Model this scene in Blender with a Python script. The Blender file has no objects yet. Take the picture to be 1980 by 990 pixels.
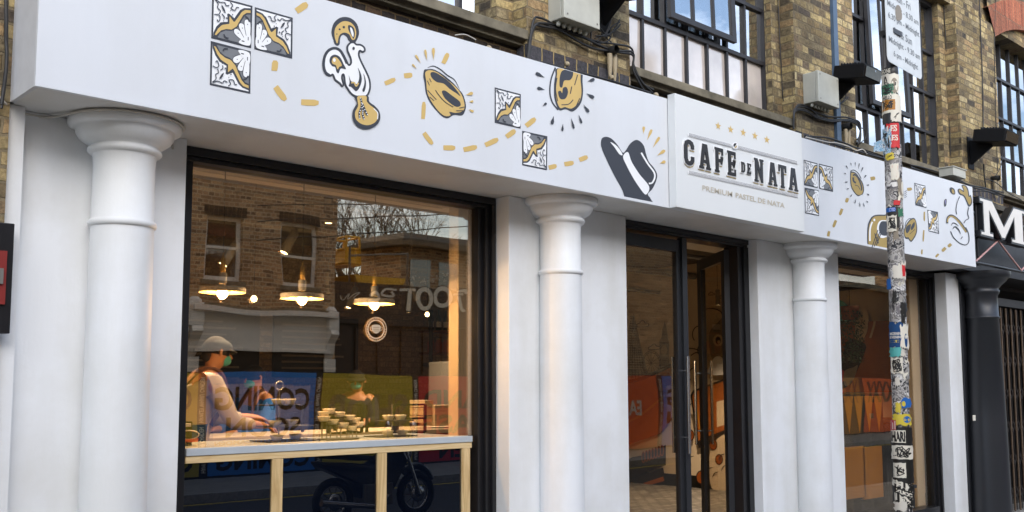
import bpy, bmesh, math, random
from mathutils import Vector, Matrix
from mathutils.geometry import tessellate_polygon
random.seed(7)
PI = math.pi
sc = bpy.context.scene
col = sc.collection

# ------------------------------------------------------------------ camera
CX, CY, F = 990.0, 565.0, 1930.0
def _unit(v):
    return v.normalized()
RR = _unit(Vector((3070-CX, 745-CY, F)))
UU = _unit(Vector((887-CX, -19900-CY, F)))
UU = _unit(UU - RR*(RR.dot(UU)))
DD = UU.cross(RR)
RM = Matrix((RR, DD, UU)).transposed()          # camera (x right, y down, z forward) = RM @ world
CAM = Vector((0.0, -5.0, 1.6))
RT = RM.transposed()
cd = bpy.data.cameras.new('camera'); cam = bpy.data.objects.new('camera', cd); col.objects.link(cam)
right = RT @ Vector((1, 0, 0)); down = RT @ Vector((0, 1, 0)); fwd = RT @ Vector((0, 0, 1))
m = Matrix((right, -down, -fwd)).transposed().to_4x4(); m.translation = CAM
cam.matrix_world = m
cd.sensor_width = 36; cd.sensor_fit = 'HORIZONTAL'; cd.lens = F/1980*36
cd.shift_y = (CY-495)/1980; cd.shift_x = 0
cd.clip_start = 0.05; cd.clip_end = 2000
sc.camera = cam
def ray(px, py):
    return RT @ Vector((px-CX, py-CY, F))
def onY(px, py, y=0.0):
    w = ray(px, py); return CAM + w*((y-CAM.y)/w.y)
def onX(px, py, x):
    w = ray(px, py); return CAM + w*((x-CAM.x)/w.x)
def onZ(px, py, z):
    w = ray(px, py); return CAM + w*((z-CAM.z)/w.z)
def proj(p):
    q = RM @ (Vector(p)-CAM); return CX+F*q.x/q.z, CY+F*q.y/q.z

# ------------------------------------------------------------------ sky, sun, exposure
SUN_EL, SUN_AZ = math.radians(30), math.radians(180+24)      # low sun veiled by thin cloud, in front of the shop and to the left
world = bpy.data.worlds.new("World"); sc.world = world; world.use_nodes = True
nt = world.node_tree; nt.nodes.clear()
wo = nt.nodes.new('ShaderNodeOutputWorld'); bg = nt.nodes.new('ShaderNodeBackground')
sky = nt.nodes.new('ShaderNodeTexSky'); sky.sky_type = 'NISHITA'; sky.sun_disc = False
sky.sun_elevation = SUN_EL; sky.sun_rotation = SUN_AZ; sky.air_density = 1.0; sky.dust_density = 1.5; sky.ozone_density = 1.2
tc = nt.nodes.new('ShaderNodeTexCoord'); mp = nt.nodes.new('ShaderNodeMapping'); mp.inputs['Scale'].default_value = (1.0, 1.0, 2.6)
nz = nt.nodes.new('ShaderNodeTexNoise'); nz.inputs['Scale'].default_value = 2.3; nz.inputs['Detail'].default_value = 9; nz.inputs['Roughness'].default_value = 0.6
cr = nt.nodes.new('ShaderNodeValToRGB'); cr.color_ramp.elements[0].position = 0.45; cr.color_ramp.elements[1].position = 0.66
cr.color_ramp.elements[0].color = (0, 0, 0, 1); cr.color_ramp.elements[1].color = (0.92, 0.92, 0.92, 1)
nz2 = nt.nodes.new('ShaderNodeTexNoise'); nz2.inputs['Scale'].default_value = 5.5; nz2.inputs['Detail'].default_value = 6
cr2 = nt.nodes.new('ShaderNodeValToRGB'); cr2.color_ramp.elements[0].position = 0.36; cr2.color_ramp.elements[1].position = 0.66
cr2.color_ramp.elements[0].color = (6.2, 7.0, 8.6, 1); cr2.color_ramp.elements[1].color = (12.6, 13.5, 15.2, 1)
mx = nt.nodes.new('ShaderNodeMixRGB')
L = nt.links.new
L(tc.outputs['Generated'], mp.inputs['Vector']); L(mp.outputs[0], nz.inputs['Vector']); L(mp.outputs[0], nz2.inputs['Vector'])
L(nz.outputs[0], cr.inputs[0]); L(nz2.outputs[0], cr2.inputs[0]); L(cr.outputs[0], mx.inputs[0])
L(sky.outputs[0], mx.inputs[1]); L(cr2.outputs[0], mx.inputs[2]); L(mx.outputs[0], bg.inputs[0])
bg.inputs[1].default_value = 0.15
L(bg.outputs[0], wo.inputs[0])
sd = bpy.data.lights.new('sun', 'SUN'); sd.energy = 1.0; sd.angle = math.radians(58); sd.color = (1.0, 0.985, 0.965)
sun = bpy.data.objects.new('sun', sd); col.objects.link(sun)
sdir = Vector((math.sin(SUN_AZ)*math.cos(SUN_EL), math.cos(SUN_AZ)*math.cos(SUN_EL), math.sin(SUN_EL)))
sun.rotation_euler = sdir.to_track_quat('Z', 'Y').to_euler(); sun.location = (0, 20, 30)
sc.view_settings.view_transform = 'Standard'; sc.view_settings.look = 'None'
sc.view_settings.gamma = 1; sc.view_settings.use_curve_mapping = False
sc.view_settings.exposure = 0.93
sc.render.engine = 'CYCLES'
sc.cycles.use_denoising = True
sc.cycles.max_bounces = 9; sc.cycles.diffuse_bounces = 4; sc.cycles.glossy_bounces = 4
sc.cycles.transparent_max_bounces = 12; sc.cycles.transmission_bounces = 4
sc.cycles.caustics_reflective = False; sc.cycles.caustics_refractive = False
sc.cycles.sample_clamp_indirect = 4.0
sc.cycles.use_light_tree = True

# ------------------------------------------------------------------ materials
def lin(h):
    h = h.lstrip('#'); c = [int(h[i:i+2], 16)/255 for i in (0, 2, 4)]
    return tuple((x/12.92 if x <= 0.04045 else ((x+0.055)/1.055)**2.4) for x in c)+(1.0,)
MATS = {}
def newmat(name):
    ma = bpy.data.materials.new(name); ma.use_nodes = True
    n = ma.node_tree; b = n.nodes['Principled BSDF']; MATS[name] = ma
    return ma, n, b
def simple(name, c, rough=0.6, metal=0.0, var=0.0, scale=8.0, bump=0.0, spec=0.5, coat=0.0):
    """plain paint / plastic / metal with a little procedural variation"""
    if isinstance(c, str): c = lin(c)
    c = tuple(c[:3])+(1.0,)
    ma, n, b = newmat(name)
    b.inputs['Roughness'].default_value = rough; b.inputs['Metallic'].default_value = metal
    b.inputs['Specular IOR Level'].default_value = spec; b.inputs['Coat Weight'].default_value = coat
    b.inputs['Base Color'].default_value = c
    if var or bump:
        t = n.nodes.new('ShaderNodeTexCoord'); z = n.nodes.new('ShaderNodeTexNoise')
        z.inputs['Scale'].default_value = scale; z.inputs['Detail'].default_value = 7; z.inputs['Roughness'].default_value = 0.6
        n.links.new(t.outputs['Object'], z.inputs['Vector'])
        if var:
            r = n.nodes.new('ShaderNodeValToRGB')
            r.color_ramp.elements[0].position = 0.3; r.color_ramp.elements[1].position = 0.7
            r.color_ramp.elements[0].color = tuple(max(0, x*(1-var)) for x in c[:3])+(1,)
            r.color_ramp.elements[1].color = tuple(min(1, x*(1+var*0.6)) for x in c[:3])+(1,)
            n.links.new(z.outputs[0], r.inputs[0]); n.links.new(r.outputs[0], b.inputs['Base Color'])
        if bump:
            bp = n.nodes.new('ShaderNodeBump'); bp.inputs['Strength'].default_value = bump; bp.inputs['Distance'].default_value = 0.01
            n.links.new(z.outputs[0], bp.inputs['Height']); n.links.new(bp.outputs[0], b.inputs['Normal'])
    return ma
def emis(name, c, s):
    ma, n, b = newmat(name)
    b.inputs['Base Color'].default_value = c; b.inputs['Emission Color'].default_value = c; b.inputs['Emission Strength'].default_value = s
    return ma
def wallvec(n):
    """(along wall, height) coordinates for walls facing any compass direction"""
    t = n.nodes.new('ShaderNodeTexCoord'); g = n.nodes.new('ShaderNodeNewGeometry')
    s = n.nodes.new('ShaderNodeSeparateXYZ'); n.links.new(t.outputs['Object'], s.inputs[0])
    sn = n.nodes.new('ShaderNodeSeparateXYZ'); n.links.new(g.outputs['True Normal'], sn.inputs[0])
    a = n.nodes.new('ShaderNodeMath'); a.operation = 'ABSOLUTE'; n.links.new(sn.outputs[0], a.inputs[0])
    gt = n.nodes.new('ShaderNodeMath'); gt.operation = 'GREATER_THAN'; gt.inputs[1].default_value = 0.6; n.links.new(a.outputs[0], gt.inputs[0])
    mi = n.nodes.new('ShaderNodeMix'); n.links.new(gt.outputs[0], mi.inputs[0]); n.links.new(s.outputs[0], mi.inputs[2]); n.links.new(s.outputs[1], mi.inputs[3])
    c = n.nodes.new('ShaderNodeCombineXYZ'); n.links.new(mi.outputs[0], c.inputs[0]); n.links.new(s.outputs[2], c.inputs[1])
    return c.outputs[0], t.outputs['Object']
def brick(name, cols, mortar, soot=0.5, paint=None, bw=0.225, rh=0.075, mort=0.007, bump=1.0):
    ma, n, b = newmat(name)
    v, obj = wallvec(n)
    dn = n.nodes.new('ShaderNodeTexNoise'); dn.inputs['Scale'].default_value = 9; dn.inputs['Detail'].default_value = 4
    n.links.new(obj, dn.inputs['Vector'])
    sub = n.nodes.new('ShaderNodeVectorMath'); sub.operation = 'SUBTRACT'; sub.inputs[1].default_value = (.5, .5, .5); n.links.new(dn.outputs['Color'], sub.inputs[0])
    sca = n.nodes.new('ShaderNodeVectorMath'); sca.operation = 'SCALE'; sca.inputs['Scale'].default_value = 0.03; n.links.new(sub.outputs[0], sca.inputs[0])
    add = n.nodes.new('ShaderNodeVectorMath'); add.operation = 'ADD'; n.links.new(v, add.inputs[0]); n.links.new(sca.outputs[0], add.inputs[1])
    bt = n.nodes.new('ShaderNodeTexBrick'); bt.inputs['Scale'].default_value = 1
    bt.inputs['Brick Width'].default_value = bw; bt.inputs['Row Height'].default_value = rh; bt.inputs['Mortar Size'].default_value = mort
    bt.inputs['Mortar Smooth'].default_value = 0.35; bt.inputs['Bias'].default_value = 0
    bt.inputs['Color1'].default_value = (0, 0, 0, 1); bt.inputs['Color2'].default_value = (1, 1, 1, 1); bt.inputs['Mortar'].default_value = (.5, .5, .5, 1)
    bt.squash = 0.5; bt.squash_frequency = 2; bt.offset = 0.5
    n.links.new(add.outputs[0], bt.inputs['Vector'])
    r = n.nodes.new('ShaderNodeValToRGB'); el = r.color_ramp.elements
    el[0].position = 0; el[0].color = lin(cols[0]); el[1].position = 1; el[1].color = lin(cols[-1])
    for i, c in enumerate(cols[1:-1]):
        e = el.new((i+1)/(len(cols)-1)); e.color = lin(c)
    n.links.new(bt.outputs['Color'], r.inputs[0])
    # within-brick mottling and large soot clouds
    z1 = n.nodes.new('ShaderNodeTexNoise'); z1.inputs['Scale'].default_value = 34; z1.inputs['Detail'].default_value = 8; z1.inputs['Roughness'].default_value = .7; n.links.new(obj, z1.inputs['Vector'])
    r1 = n.nodes.new('ShaderNodeValToRGB'); r1.color_ramp.elements[0].position = .34; r1.color_ramp.elements[1].position = .66
    r1.color_ramp.elements[0].color = (.42, .39, .36, 1); r1.color_ramp.elements[1].color = (1.4, 1.38, 1.3, 1); n.links.new(z1.outputs[0], r1.inputs[0])
    m1 = n.nodes.new('ShaderNodeMixRGB'); m1.blend_type = 'MULTIPLY'; m1.inputs[0].default_value = .85; n.links.new(r.outputs[0], m1.inputs[1]); n.links.new(r1.outputs[0], m1.inputs[2])
    z2 = n.nodes.new('ShaderNodeTexNoise'); z2.inputs['Scale'].default_value = 1.6; z2.inputs['Detail'].default_value = 6; n.links.new(obj, z2.inputs['Vector'])
    r2 = n.nodes.new('ShaderNodeValToRGB'); r2.color_ramp.elements[0].position = .35; r2.color_ramp.elements[1].position = .6
    r2.color_ramp.elements[0].color = (1-soot,)*3+(1,); r2.color_ramp.elements[1].color = (1, 1, 1, 1); n.links.new(z2.outputs[0], r2.inputs[0])
    m3 = n.nodes.new('ShaderNodeMixRGB'); n.links.new(bt.outputs['Fac'], m3.inputs[0]); n.links.new(m1.outputs[0], m3.inputs[1]); m3.inputs[2].default_value = lin(mortar)
    m2 = n.nodes.new('ShaderNodeMixRGB'); m2.blend_type = 'MULTIPLY'; m2.inputs[0].default_value = 1; n.links.new(m3.outputs[0], m2.inputs[1]); n.links.new(r2.outputs[0], m2.inputs[2])
    hs = n.nodes.new('ShaderNodeHueSaturation'); hs.inputs['Hue'].default_value = .5; hs.inputs['Saturation'].default_value = .92; n.links.new(m2.outputs[0], hs.inputs['Color']); n.links.new(hs.outputs[0], b.inputs['Base Color'])
    b.inputs['Roughness'].default_value = .88
    inv = n.nodes.new('ShaderNodeMath'); inv.operation = 'MULTIPLY_ADD'; inv.inputs[1].default_value = -1.0; inv.inputs[2].default_value = 1.0; n.links.new(bt.outputs['Fac'], inv.inputs[0])
    ad = n.nodes.new('ShaderNodeMath'); ad.operation = 'MULTIPLY_ADD'; ad.inputs[1].default_value = .45; n.links.new(z1.outputs[0], ad.inputs[0]); n.links.new(inv.outputs[0], ad.inputs[2])
    ad2 = n.nodes.new('ShaderNodeMath'); ad2.operation = 'MULTIPLY_ADD'; ad2.inputs[1].default_value = .5; n.links.new(bt.outputs['Color'], ad2.inputs[0]); n.links.new(ad.outputs[0], ad2.inputs[2])
    bp = n.nodes.new('ShaderNodeBump'); bp.inputs['Strength'].default_value = bump; bp.inputs['Distance'].default_value = .022
    n.links.new(ad2.outputs[0], bp.inputs['Height']); n.links.new(bp.outputs[0], b.inputs['Normal'])
    return ma
def glass(name, refl=0.24, tint=(0.92, 0.93, 0.92, 1), rough=0.0, gtint=(1, 1, 1, 1)):
    ma, n, b = newmat(name); n.nodes.remove(b)
    out = [x for x in n.nodes if x.type == 'OUTPUT_MATERIAL'][0]
    tr = n.nodes.new('ShaderNodeBsdfTransparent'); tr.inputs[0].default_value = tint
    gl = n.nodes.new('ShaderNodeBsdfGlossy'); gl.inputs['Roughness'].default_value = rough; gl.inputs['Color'].default_value = gtint
    tw = n.nodes.new('ShaderNodeTexCoord'); wn = n.nodes.new('ShaderNodeTexNoise'); wn.inputs['Scale'].default_value = 1.7; wn.inputs['Detail'].default_value = 1; n.links.new(tw.outputs['Object'], wn.inputs['Vector'])
    wb = n.nodes.new('ShaderNodeBump'); wb.inputs['Strength'].default_value = .10; wb.inputs['Distance'].default_value = .012; n.links.new(wn.outputs[0], wb.inputs['Height']); n.links.new(wb.outputs[0], gl.inputs['Normal'])   # slight waviness of float glass
    lw = n.nodes.new('ShaderNodeLayerWeight'); lw.inputs['Blend'].default_value = .5       # Schlick curve, same from both sides of a pane
    pw = n.nodes.new('ShaderNodeMath'); pw.operation = 'POWER'; pw.inputs[1].default_value = 5; n.links.new(lw.outputs['Facing'], pw.inputs[0])
    ad = n.nodes.new('ShaderNodeMath'); ad.operation = 'MULTIPLY_ADD'; ad.use_clamp = True; ad.inputs[1].default_value = 1-refl; ad.inputs[2].default_value = refl; n.links.new(pw.outputs[0], ad.inputs[0])
    ms = n.nodes.new('ShaderNodeMixShader'); n.links.new(ad.outputs[0], ms.inputs[0]); n.links.new(tr.outputs[0], ms.inputs[1]); n.links.new(gl.outputs[0], ms.inputs[2])
    n.links.new(ms.outputs[0], out.inputs[0])
    return ma
def backed_glass(name, c, refl, rough=0.02, var=.15, scale=3.0, wav=.06):
    """glass with blinds, paper or film right behind it"""
    ma, n, b = newmat(name); n.nodes.remove(b)
    out = [x for x in n.nodes if x.type == 'OUTPUT_MATERIAL'][0]
    c = lin(c) if isinstance(c, str) else c
    t = n.nodes.new('ShaderNodeTexCoord'); z = n.nodes.new('ShaderNodeTexNoise'); z.inputs['Scale'].default_value = scale; z.inputs['Detail'].default_value = 5
    n.links.new(t.outputs['Object'], z.inputs['Vector'])
    r = n.nodes.new('ShaderNodeValToRGB'); r.color_ramp.elements[0].position = .35; r.color_ramp.elements[1].position = .65
    r.color_ramp.elements[0].color = tuple(x*(1-var) for x in c[:3])+(1,); r.color_ramp.elements[1].color = tuple(min(1, x*(1+var)) for x in c[:3])+(1,)
    n.links.new(z.outputs[0], r.inputs[0])
    df = n.nodes.new('ShaderNodeBsdfDiffuse'); n.links.new(r.outputs[0], df.inputs[0])
    gl = n.nodes.new('ShaderNodeBsdfGlossy'); gl.inputs['Roughness'].default_value = rough
    bp = n.nodes.new('ShaderNodeBump'); bp.inputs['Strength'].default_value = wav; bp.inputs['Distance'].default_value = .02
    n.links.new(z.outputs[0], bp.inputs['Height']); n.links.new(bp.outputs[0], gl.inputs['Normal'])
    ms = n.nodes.new('ShaderNodeMixShader'); ms.inputs[0].default_value = refl; n.links.new(df.outputs[0], ms.inputs[1]); n.links.new(gl.outputs[0], ms.inputs[2])
    n.links.new(ms.outputs[0], out.inputs[0])
    return ma

def wood(name, c1, c2, axis='x'):
    ma, n, b = newmat(name)
    t = n.nodes.new('ShaderNodeTexCoord'); mp_ = n.nodes.new('ShaderNodeMapping')
    mp_.inputs['Scale'].default_value = {'x': (1.2, 14, 14), 'z': (14, 14, 1.2)}[axis]
    z = n.nodes.new('ShaderNodeTexNoise'); z.inputs['Scale'].default_value = 2.2; z.inputs['Detail'].default_value = 8; z.inputs['Distortion'].default_value = 1.2
    r = n.nodes.new('ShaderNodeValToRGB'); r.color_ramp.elements[0].position = .3; r.color_ramp.elements[1].position = .72
    r.color_ramp.elements[0].color = lin(c1); r.color_ramp.elements[1].color = lin(c2)
    n.links.new(t.outputs['Object'], mp_.inputs[0]); n.links.new(mp_.outputs[0], z.inputs['Vector']); n.links.new(z.outputs[0], r.inputs[0]); n.links.new(r.outputs[0], b.inputs['Base Color'])
    b.inputs['Roughness'].default_value = .6
    return ma
def render_paint(name, c, dirt=.12, rough=.55):
    """white exterior paint: broad grubby patches, faint drips"""
    ma, n, b = newmat(name)
    c = lin(c) if isinstance(c, str) else c
    v, obj = wallvec(n)
    z = n.nodes.new('ShaderNodeTexNoise'); z.inputs['Scale'].default_value = 1.3; z.inputs['Detail'].default_value = 9; z.inputs['Roughness'].default_value = .65; n.links.new(obj, z.inputs['Vector'])
    mp_ = n.nodes.new('ShaderNodeMapping'); mp_.inputs['Scale'].default_value = (3, 3, .5); n.links.new(obj, mp_.inputs[0])
    z2 = n.nodes.new('ShaderNodeTexNoise'); z2.inputs['Scale'].default_value = 1.0; z2.inputs['Detail'].default_value = 6; n.links.new(mp_.outputs[0], z2.inputs['Vector'])
    ad = n.nodes.new('ShaderNodeMath'); ad.operation = 'MULTIPLY'; n.links.new(z.outputs[0], ad.inputs[0]); n.links.new(z2.outputs[0], ad.inputs[1])
    r = n.nodes.new('ShaderNodeValToRGB'); r.color_ramp.elements[0].position = .14; r.color_ramp.elements[1].position = .3
    r.color_ramp.elements[0].color = (c[0]*(1-dirt), c[1]*(1-dirt*1.1), c[2]*(1-dirt*1.35), 1); r.color_ramp.elements[1].color = c
    n.links.new(ad.outputs[0], r.inputs[0]); n.links.new(r.outputs[0], b.inputs['Base Color'])
    b.inputs['Roughness'].default_value = rough
    z3 = n.nodes.new('ShaderNodeTexNoise'); z3.inputs['Scale'].default_value = 60; z3.inputs['Detail'].default_value = 4; n.links.new(obj, z3.inputs['Vector'])
    bp = n.nodes.new('ShaderNodeBump'); bp.inputs['Strength'].default_value = .12; bp.inputs['Distance'].default_value = .004
    n.links.new(z3.outputs[0], bp.inputs['Height'])
    z4 = n.nodes.new('ShaderNodeTexNoise'); z4.inputs['Scale'].default_value = 5; z4.inputs['Detail'].default_value = 5; n.links.new(mp_.outputs[0], z4.inputs['Vector'])
    b4 = n.nodes.new('ShaderNodeBump'); b4.inputs['Strength'].default_value = .22; b4.inputs['Distance'].default_value = .010; n.links.new(z4.outputs[0], b4.inputs['Height']); n.links.new(bp.outputs[0], b4.inputs['Normal']); n.links.new(b4.outputs[0], b.inputs['Normal'])
    return ma

M = {}
M['brick'] = brick('yellow_stock_brick', ['#4a433a', '#8d7c58', '#a8935f', '#c2ad78', '#8f7a50', '#6d604c', '#c9b787', '#aa8d60', '#5d5246', '#a8966a'], '#877758', .45, mort=.008)
M['brick_dark'] = brick('dark_and_shaded_brick', ['#2b2521', '#3d342c', '#57432f', '#332c27', '#604b35'], '#6a5636', .4)
M['brick_blue'] = brick('blue_engineering_brick', ['#46464c', '#53525a', '#3b3b42', '#4c4850'], '#a58f5c', .15, rh=.13, bw=.24)
M['brick_far'] = brick('far_stock_brick', ['#7d5c42', '#c09468', '#d3ac7c', '#9c744e', '#b98e60', '#6c5240', '#c8a070'], '#cbb592', .2, mort=.011)
M['brick_red'] = brick('red_arch_brick', ['#a0502e', '#b5603a', '#8f4528', '#c06c42'], '#8d6a50', .2, bw=.075, rh=.34)
M['brick_white'] = brick('whitewashed_inner_brick', ['#8a7255', '#a98d68', '#967c5a', '#b89b74'], '#8a7452', .3)
def floor_tiles():
    ma, n, b = newmat('patterned_floor_tile'); t = n.nodes.new('ShaderNodeTexCoord'); k = n.nodes.new('ShaderNodeTexBrick'); k.inputs['Scale'].default_value = 1; k.inputs['Brick Width'].default_value = .2; k.inputs['Row Height'].default_value = .1; k.inputs['Mortar Size'].default_value = .012
    k.inputs['Color1'].default_value = lin('#8b8479'); k.inputs['Color2'].default_value = lin('#5f584f'); k.inputs['Mortar'].default_value = lin('#2c2824'); n.links.new(t.outputs['Object'], k.inputs['Vector']); n.links.new(k.outputs[0], b.inputs['Base Color']); b.inputs['Roughness'].default_value = .6
    return ma
M['white'] = render_paint('white_render', (.81, .83, .85, 1), .14)
M['fascia'] = render_paint('white_fascia', (.675, .70, .735, 1), .05, .42)
M['signwhite'] = simple('sign_box_white', (.69, .71, .71), .35, var=.02, scale=2)
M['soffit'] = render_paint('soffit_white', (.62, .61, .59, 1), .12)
M['grey_return'] = simple('grey_panel', (.56, .57, .59), .6, var=.08)
M['black'] = simple('black_gloss_frame', (.012, .012, .014), .32, var=.2, spec=.4)
M['door_metal'] = simple('anthracite_aluminium', (.03, .032, .037), .38, metal=.35)
M['steel_black'] = simple('black_steel_glazing', (.022, .021, .024), .5, var=.3)
M['sill'] = simple('weathered_concrete', '#77705f', .9, var=.5, scale=5, bump=.6)
M['ledge'] = simple('dark_ledge', '#4b473f', .9, var=.4, scale=6, bump=.5)
M['glass'] = glass('shop_glass', .26, (.97, .92, .84, 1), 0, (1, .87, .72, 1))
M['panel_gloss'] = backed_glass('dark_gloss_panel', '#060b16', .13, 0.0, .1, 3.0, .004)
M['door_glass'] = glass('door_glass', .10, (.97, .93, .86, 1), 0, (1, .88, .74, 1))
M['pane_sky'] = glass('upper_window_glass', .68, (.6, .65, .68, 1))
M['pane_film'] = backed_glass('papered_glass', '#d2c8c0', .3, .12)
M['gold'] = simple('gold_vinyl', '#cfb06a', .5, var=.04)
M['gold_dark'] = simple('ochre_vinyl', '#a88f4c', .5, var=.04)
M['ink'] = simple('charcoal_vinyl', '#34373f', .5)
M['tilegrey'] = simple('grey_vinyl', '#74777b', .5)
M['artwhite'] = simple('white_vinyl', (.84, .85, .86), .45)
M['letter'] = simple('black_gloss_letter', '#15100e', .3, spec=.35)
M['lettergold'] = simple('gold_edge', '#b9a169', .35, metal=.3)
M['textgold'] = simple('champagne_letter', '#bdb5a4', .5)
M['plastic_grey'] = simple('grey_plastic_box', '#b9b9ae', .5, var=.1)
M['cable'] = simple('black_cable', (.02, .02, .021), .55)
M['cable_white'] = simple('white_cable', '#c9c4ba', .55)
M['cable_clip'] = simple('cream_clip', '#a3957a', .6)
M['flood'] = simple('black_floodlight', (.008, .008, .009), .6, spec=.15)
M['conduit'] = simple('slate_blue_paint', '#4a6078', .5, var=.1)
M['steel'] = simple('brushed_steel', '#b9bbbd', .25, metal=1.0)
M['pole'] = simple('black_pole_paint', (.02, .02, .022), .42, var=.3)
M['pine'] = wood('pine_wood', '#c9a873', '#e6cfa2')
M['pine_post'] = wood('pine_wood_upright', '#b5935f', '#e0c694', 'z')
M['stone_top'] = simple('pale_countertop', '#b4bcc2', .35, var=.06)
M['navy'] = simple('navy_panel', '#0c1426', .2)
M['cream_wall'] = simple('cream_plaster', '#b9a68b', .8, var=.08, scale=3)
M['ceiling'] = simple('dim_ceiling', '#5f5548', .85, var=.2)
M['bulkhead'] = simple('bulkhead_paint', '#d2c6b2', .7, var=.06)
M['concrete_lamp'] = simple('concrete_lamp', '#8a8781', .8, var=.15, scale=20)
M['lamp_inner'] = simple('cream_enamel', '#ffdc6a', .5)
M['brass'] = simple('brass', '#9a7c3a', .55, metal=.3)
M['bulb'] = emis('warm_bulb', (1, .62, .25, 1), 26)
M['spot_glow'] = emis('spot_glow', (1, .72, .38, 1), 9)
M['lampgrey'] = simple('grey_lamp_body', '#6d6a64', .6)
M['asphalt'] = simple('asphalt', (.055, .055, .056), .9, var=.25, scale=14, bump=.5)
M['paving'] = simple('concrete_paving', (.30, .29, .27), .9, var=.2, scale=4, bump=.2)
M['kerbstone'] = simple('granite_kerb', (.33, .32, .31), .85, var=.25, scale=18)
M['yellow_line'] = simple('yellow_road_paint', (.55, .42, .06), .8, var=.2)
M['rubber'] = simple('black_rubber', (.015, .015, .015), .8)
M['bodyblack'] = simple('black_bodywork', (.01, .01, .012), .15, coat=.6)
M['chrome'] = simple('chrome', '#c8c8cc', .12, metal=1)
M['bark'] = simple('bark', (.10, .075, .05), .9, var=.3)
M['far_white'] = simple('far_white_paint', (.74, .72, .68), .6, var=.06)
M['far_glass'] = backed_glass('sash_glass', '#3c342b', .12)
M['pastry'] = simple('pastry_case', '#e9dcc4', .55, var=.08, scale=40)
M['custard'] = simple('caramelised_custard', '#7a4520', .4, var=.5, scale=60)
M['gate_brown'] = simple('rusty_gate', '#5c4a38', .6, var=.4, scale=20)
M['gate_dark'] = simple('dark_gate', '#231c18', .6, var=.3)
M['pink_tube'] = simple('pink_neon_tube', '#b98d88', .3)
M['sign_ink'] = simple('faded_sign_ink', '#6f7479', .6)
M['plate_white'] = simple('plate_white', '#cfd3d3', .35, var=.1, scale=6)
M['floor_tile'] = floor_tiles()
M['leaf'] = simple('dark_leaf', (.035, .075, .03), .6, var=.4, scale=30)
M['terracotta'] = simple('terracotta', '#9a5a3a', .8)
M['shutter_brown'] = simple('brown_shutter', '#3a2e26', .7, var=.3)
M['slate'] = simple('slate', (.03, .03, .035), .5)
def c_(name, hexs, rough=.5, **k):
    M[name] = simple(name, hexs, rough, **k); return M[name]
for nm, hx in dict(orange='#94501c', orange_dark='#8a4312', amber='#a36c1c', mural_cream='#c9b497', mural_ink='#1f1711', mural_brown='#6f3f1c', mural_grey='#857a69', blue_poster='#2a78cc', pale_blue='#a5abdc',
                   red_poster='#c41f24', yellow_poster='#b3a02a', orange_poster='#e8601c', poster_black='#15130f', poster_white='#d8d2c2', teal='#4fa5a0', green_dark='#2d6b4e', pink='#b03a48', yellow='#d8a012',
                   skin='#b07a55', hair='#17110d', shirt='#a89a88', apron_blue='#16406e', strap='#4a2a1a', cap='#1c2022', cap_dark='#1d1a18', mask='#4fa6a0', dark_cloth='#16171c', card='#c2a780', red_box='#7d1f18', lemon='#c9b53a', machine_yellow='#d9a520',
                   glove='#3c4a8a', cloth_blue='#1f5fa8', bottle='#243024', jar='#a8552a', paper='#cfc9bc', lilac='#8d86b0').items():
    c_(nm, hx, .92 if nm in ('shirt', 'apron_blue', 'strap', 'cap', 'cap_dark', 'dark_cloth', 'cloth_blue', 'hair', 'mask') else .5)
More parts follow.
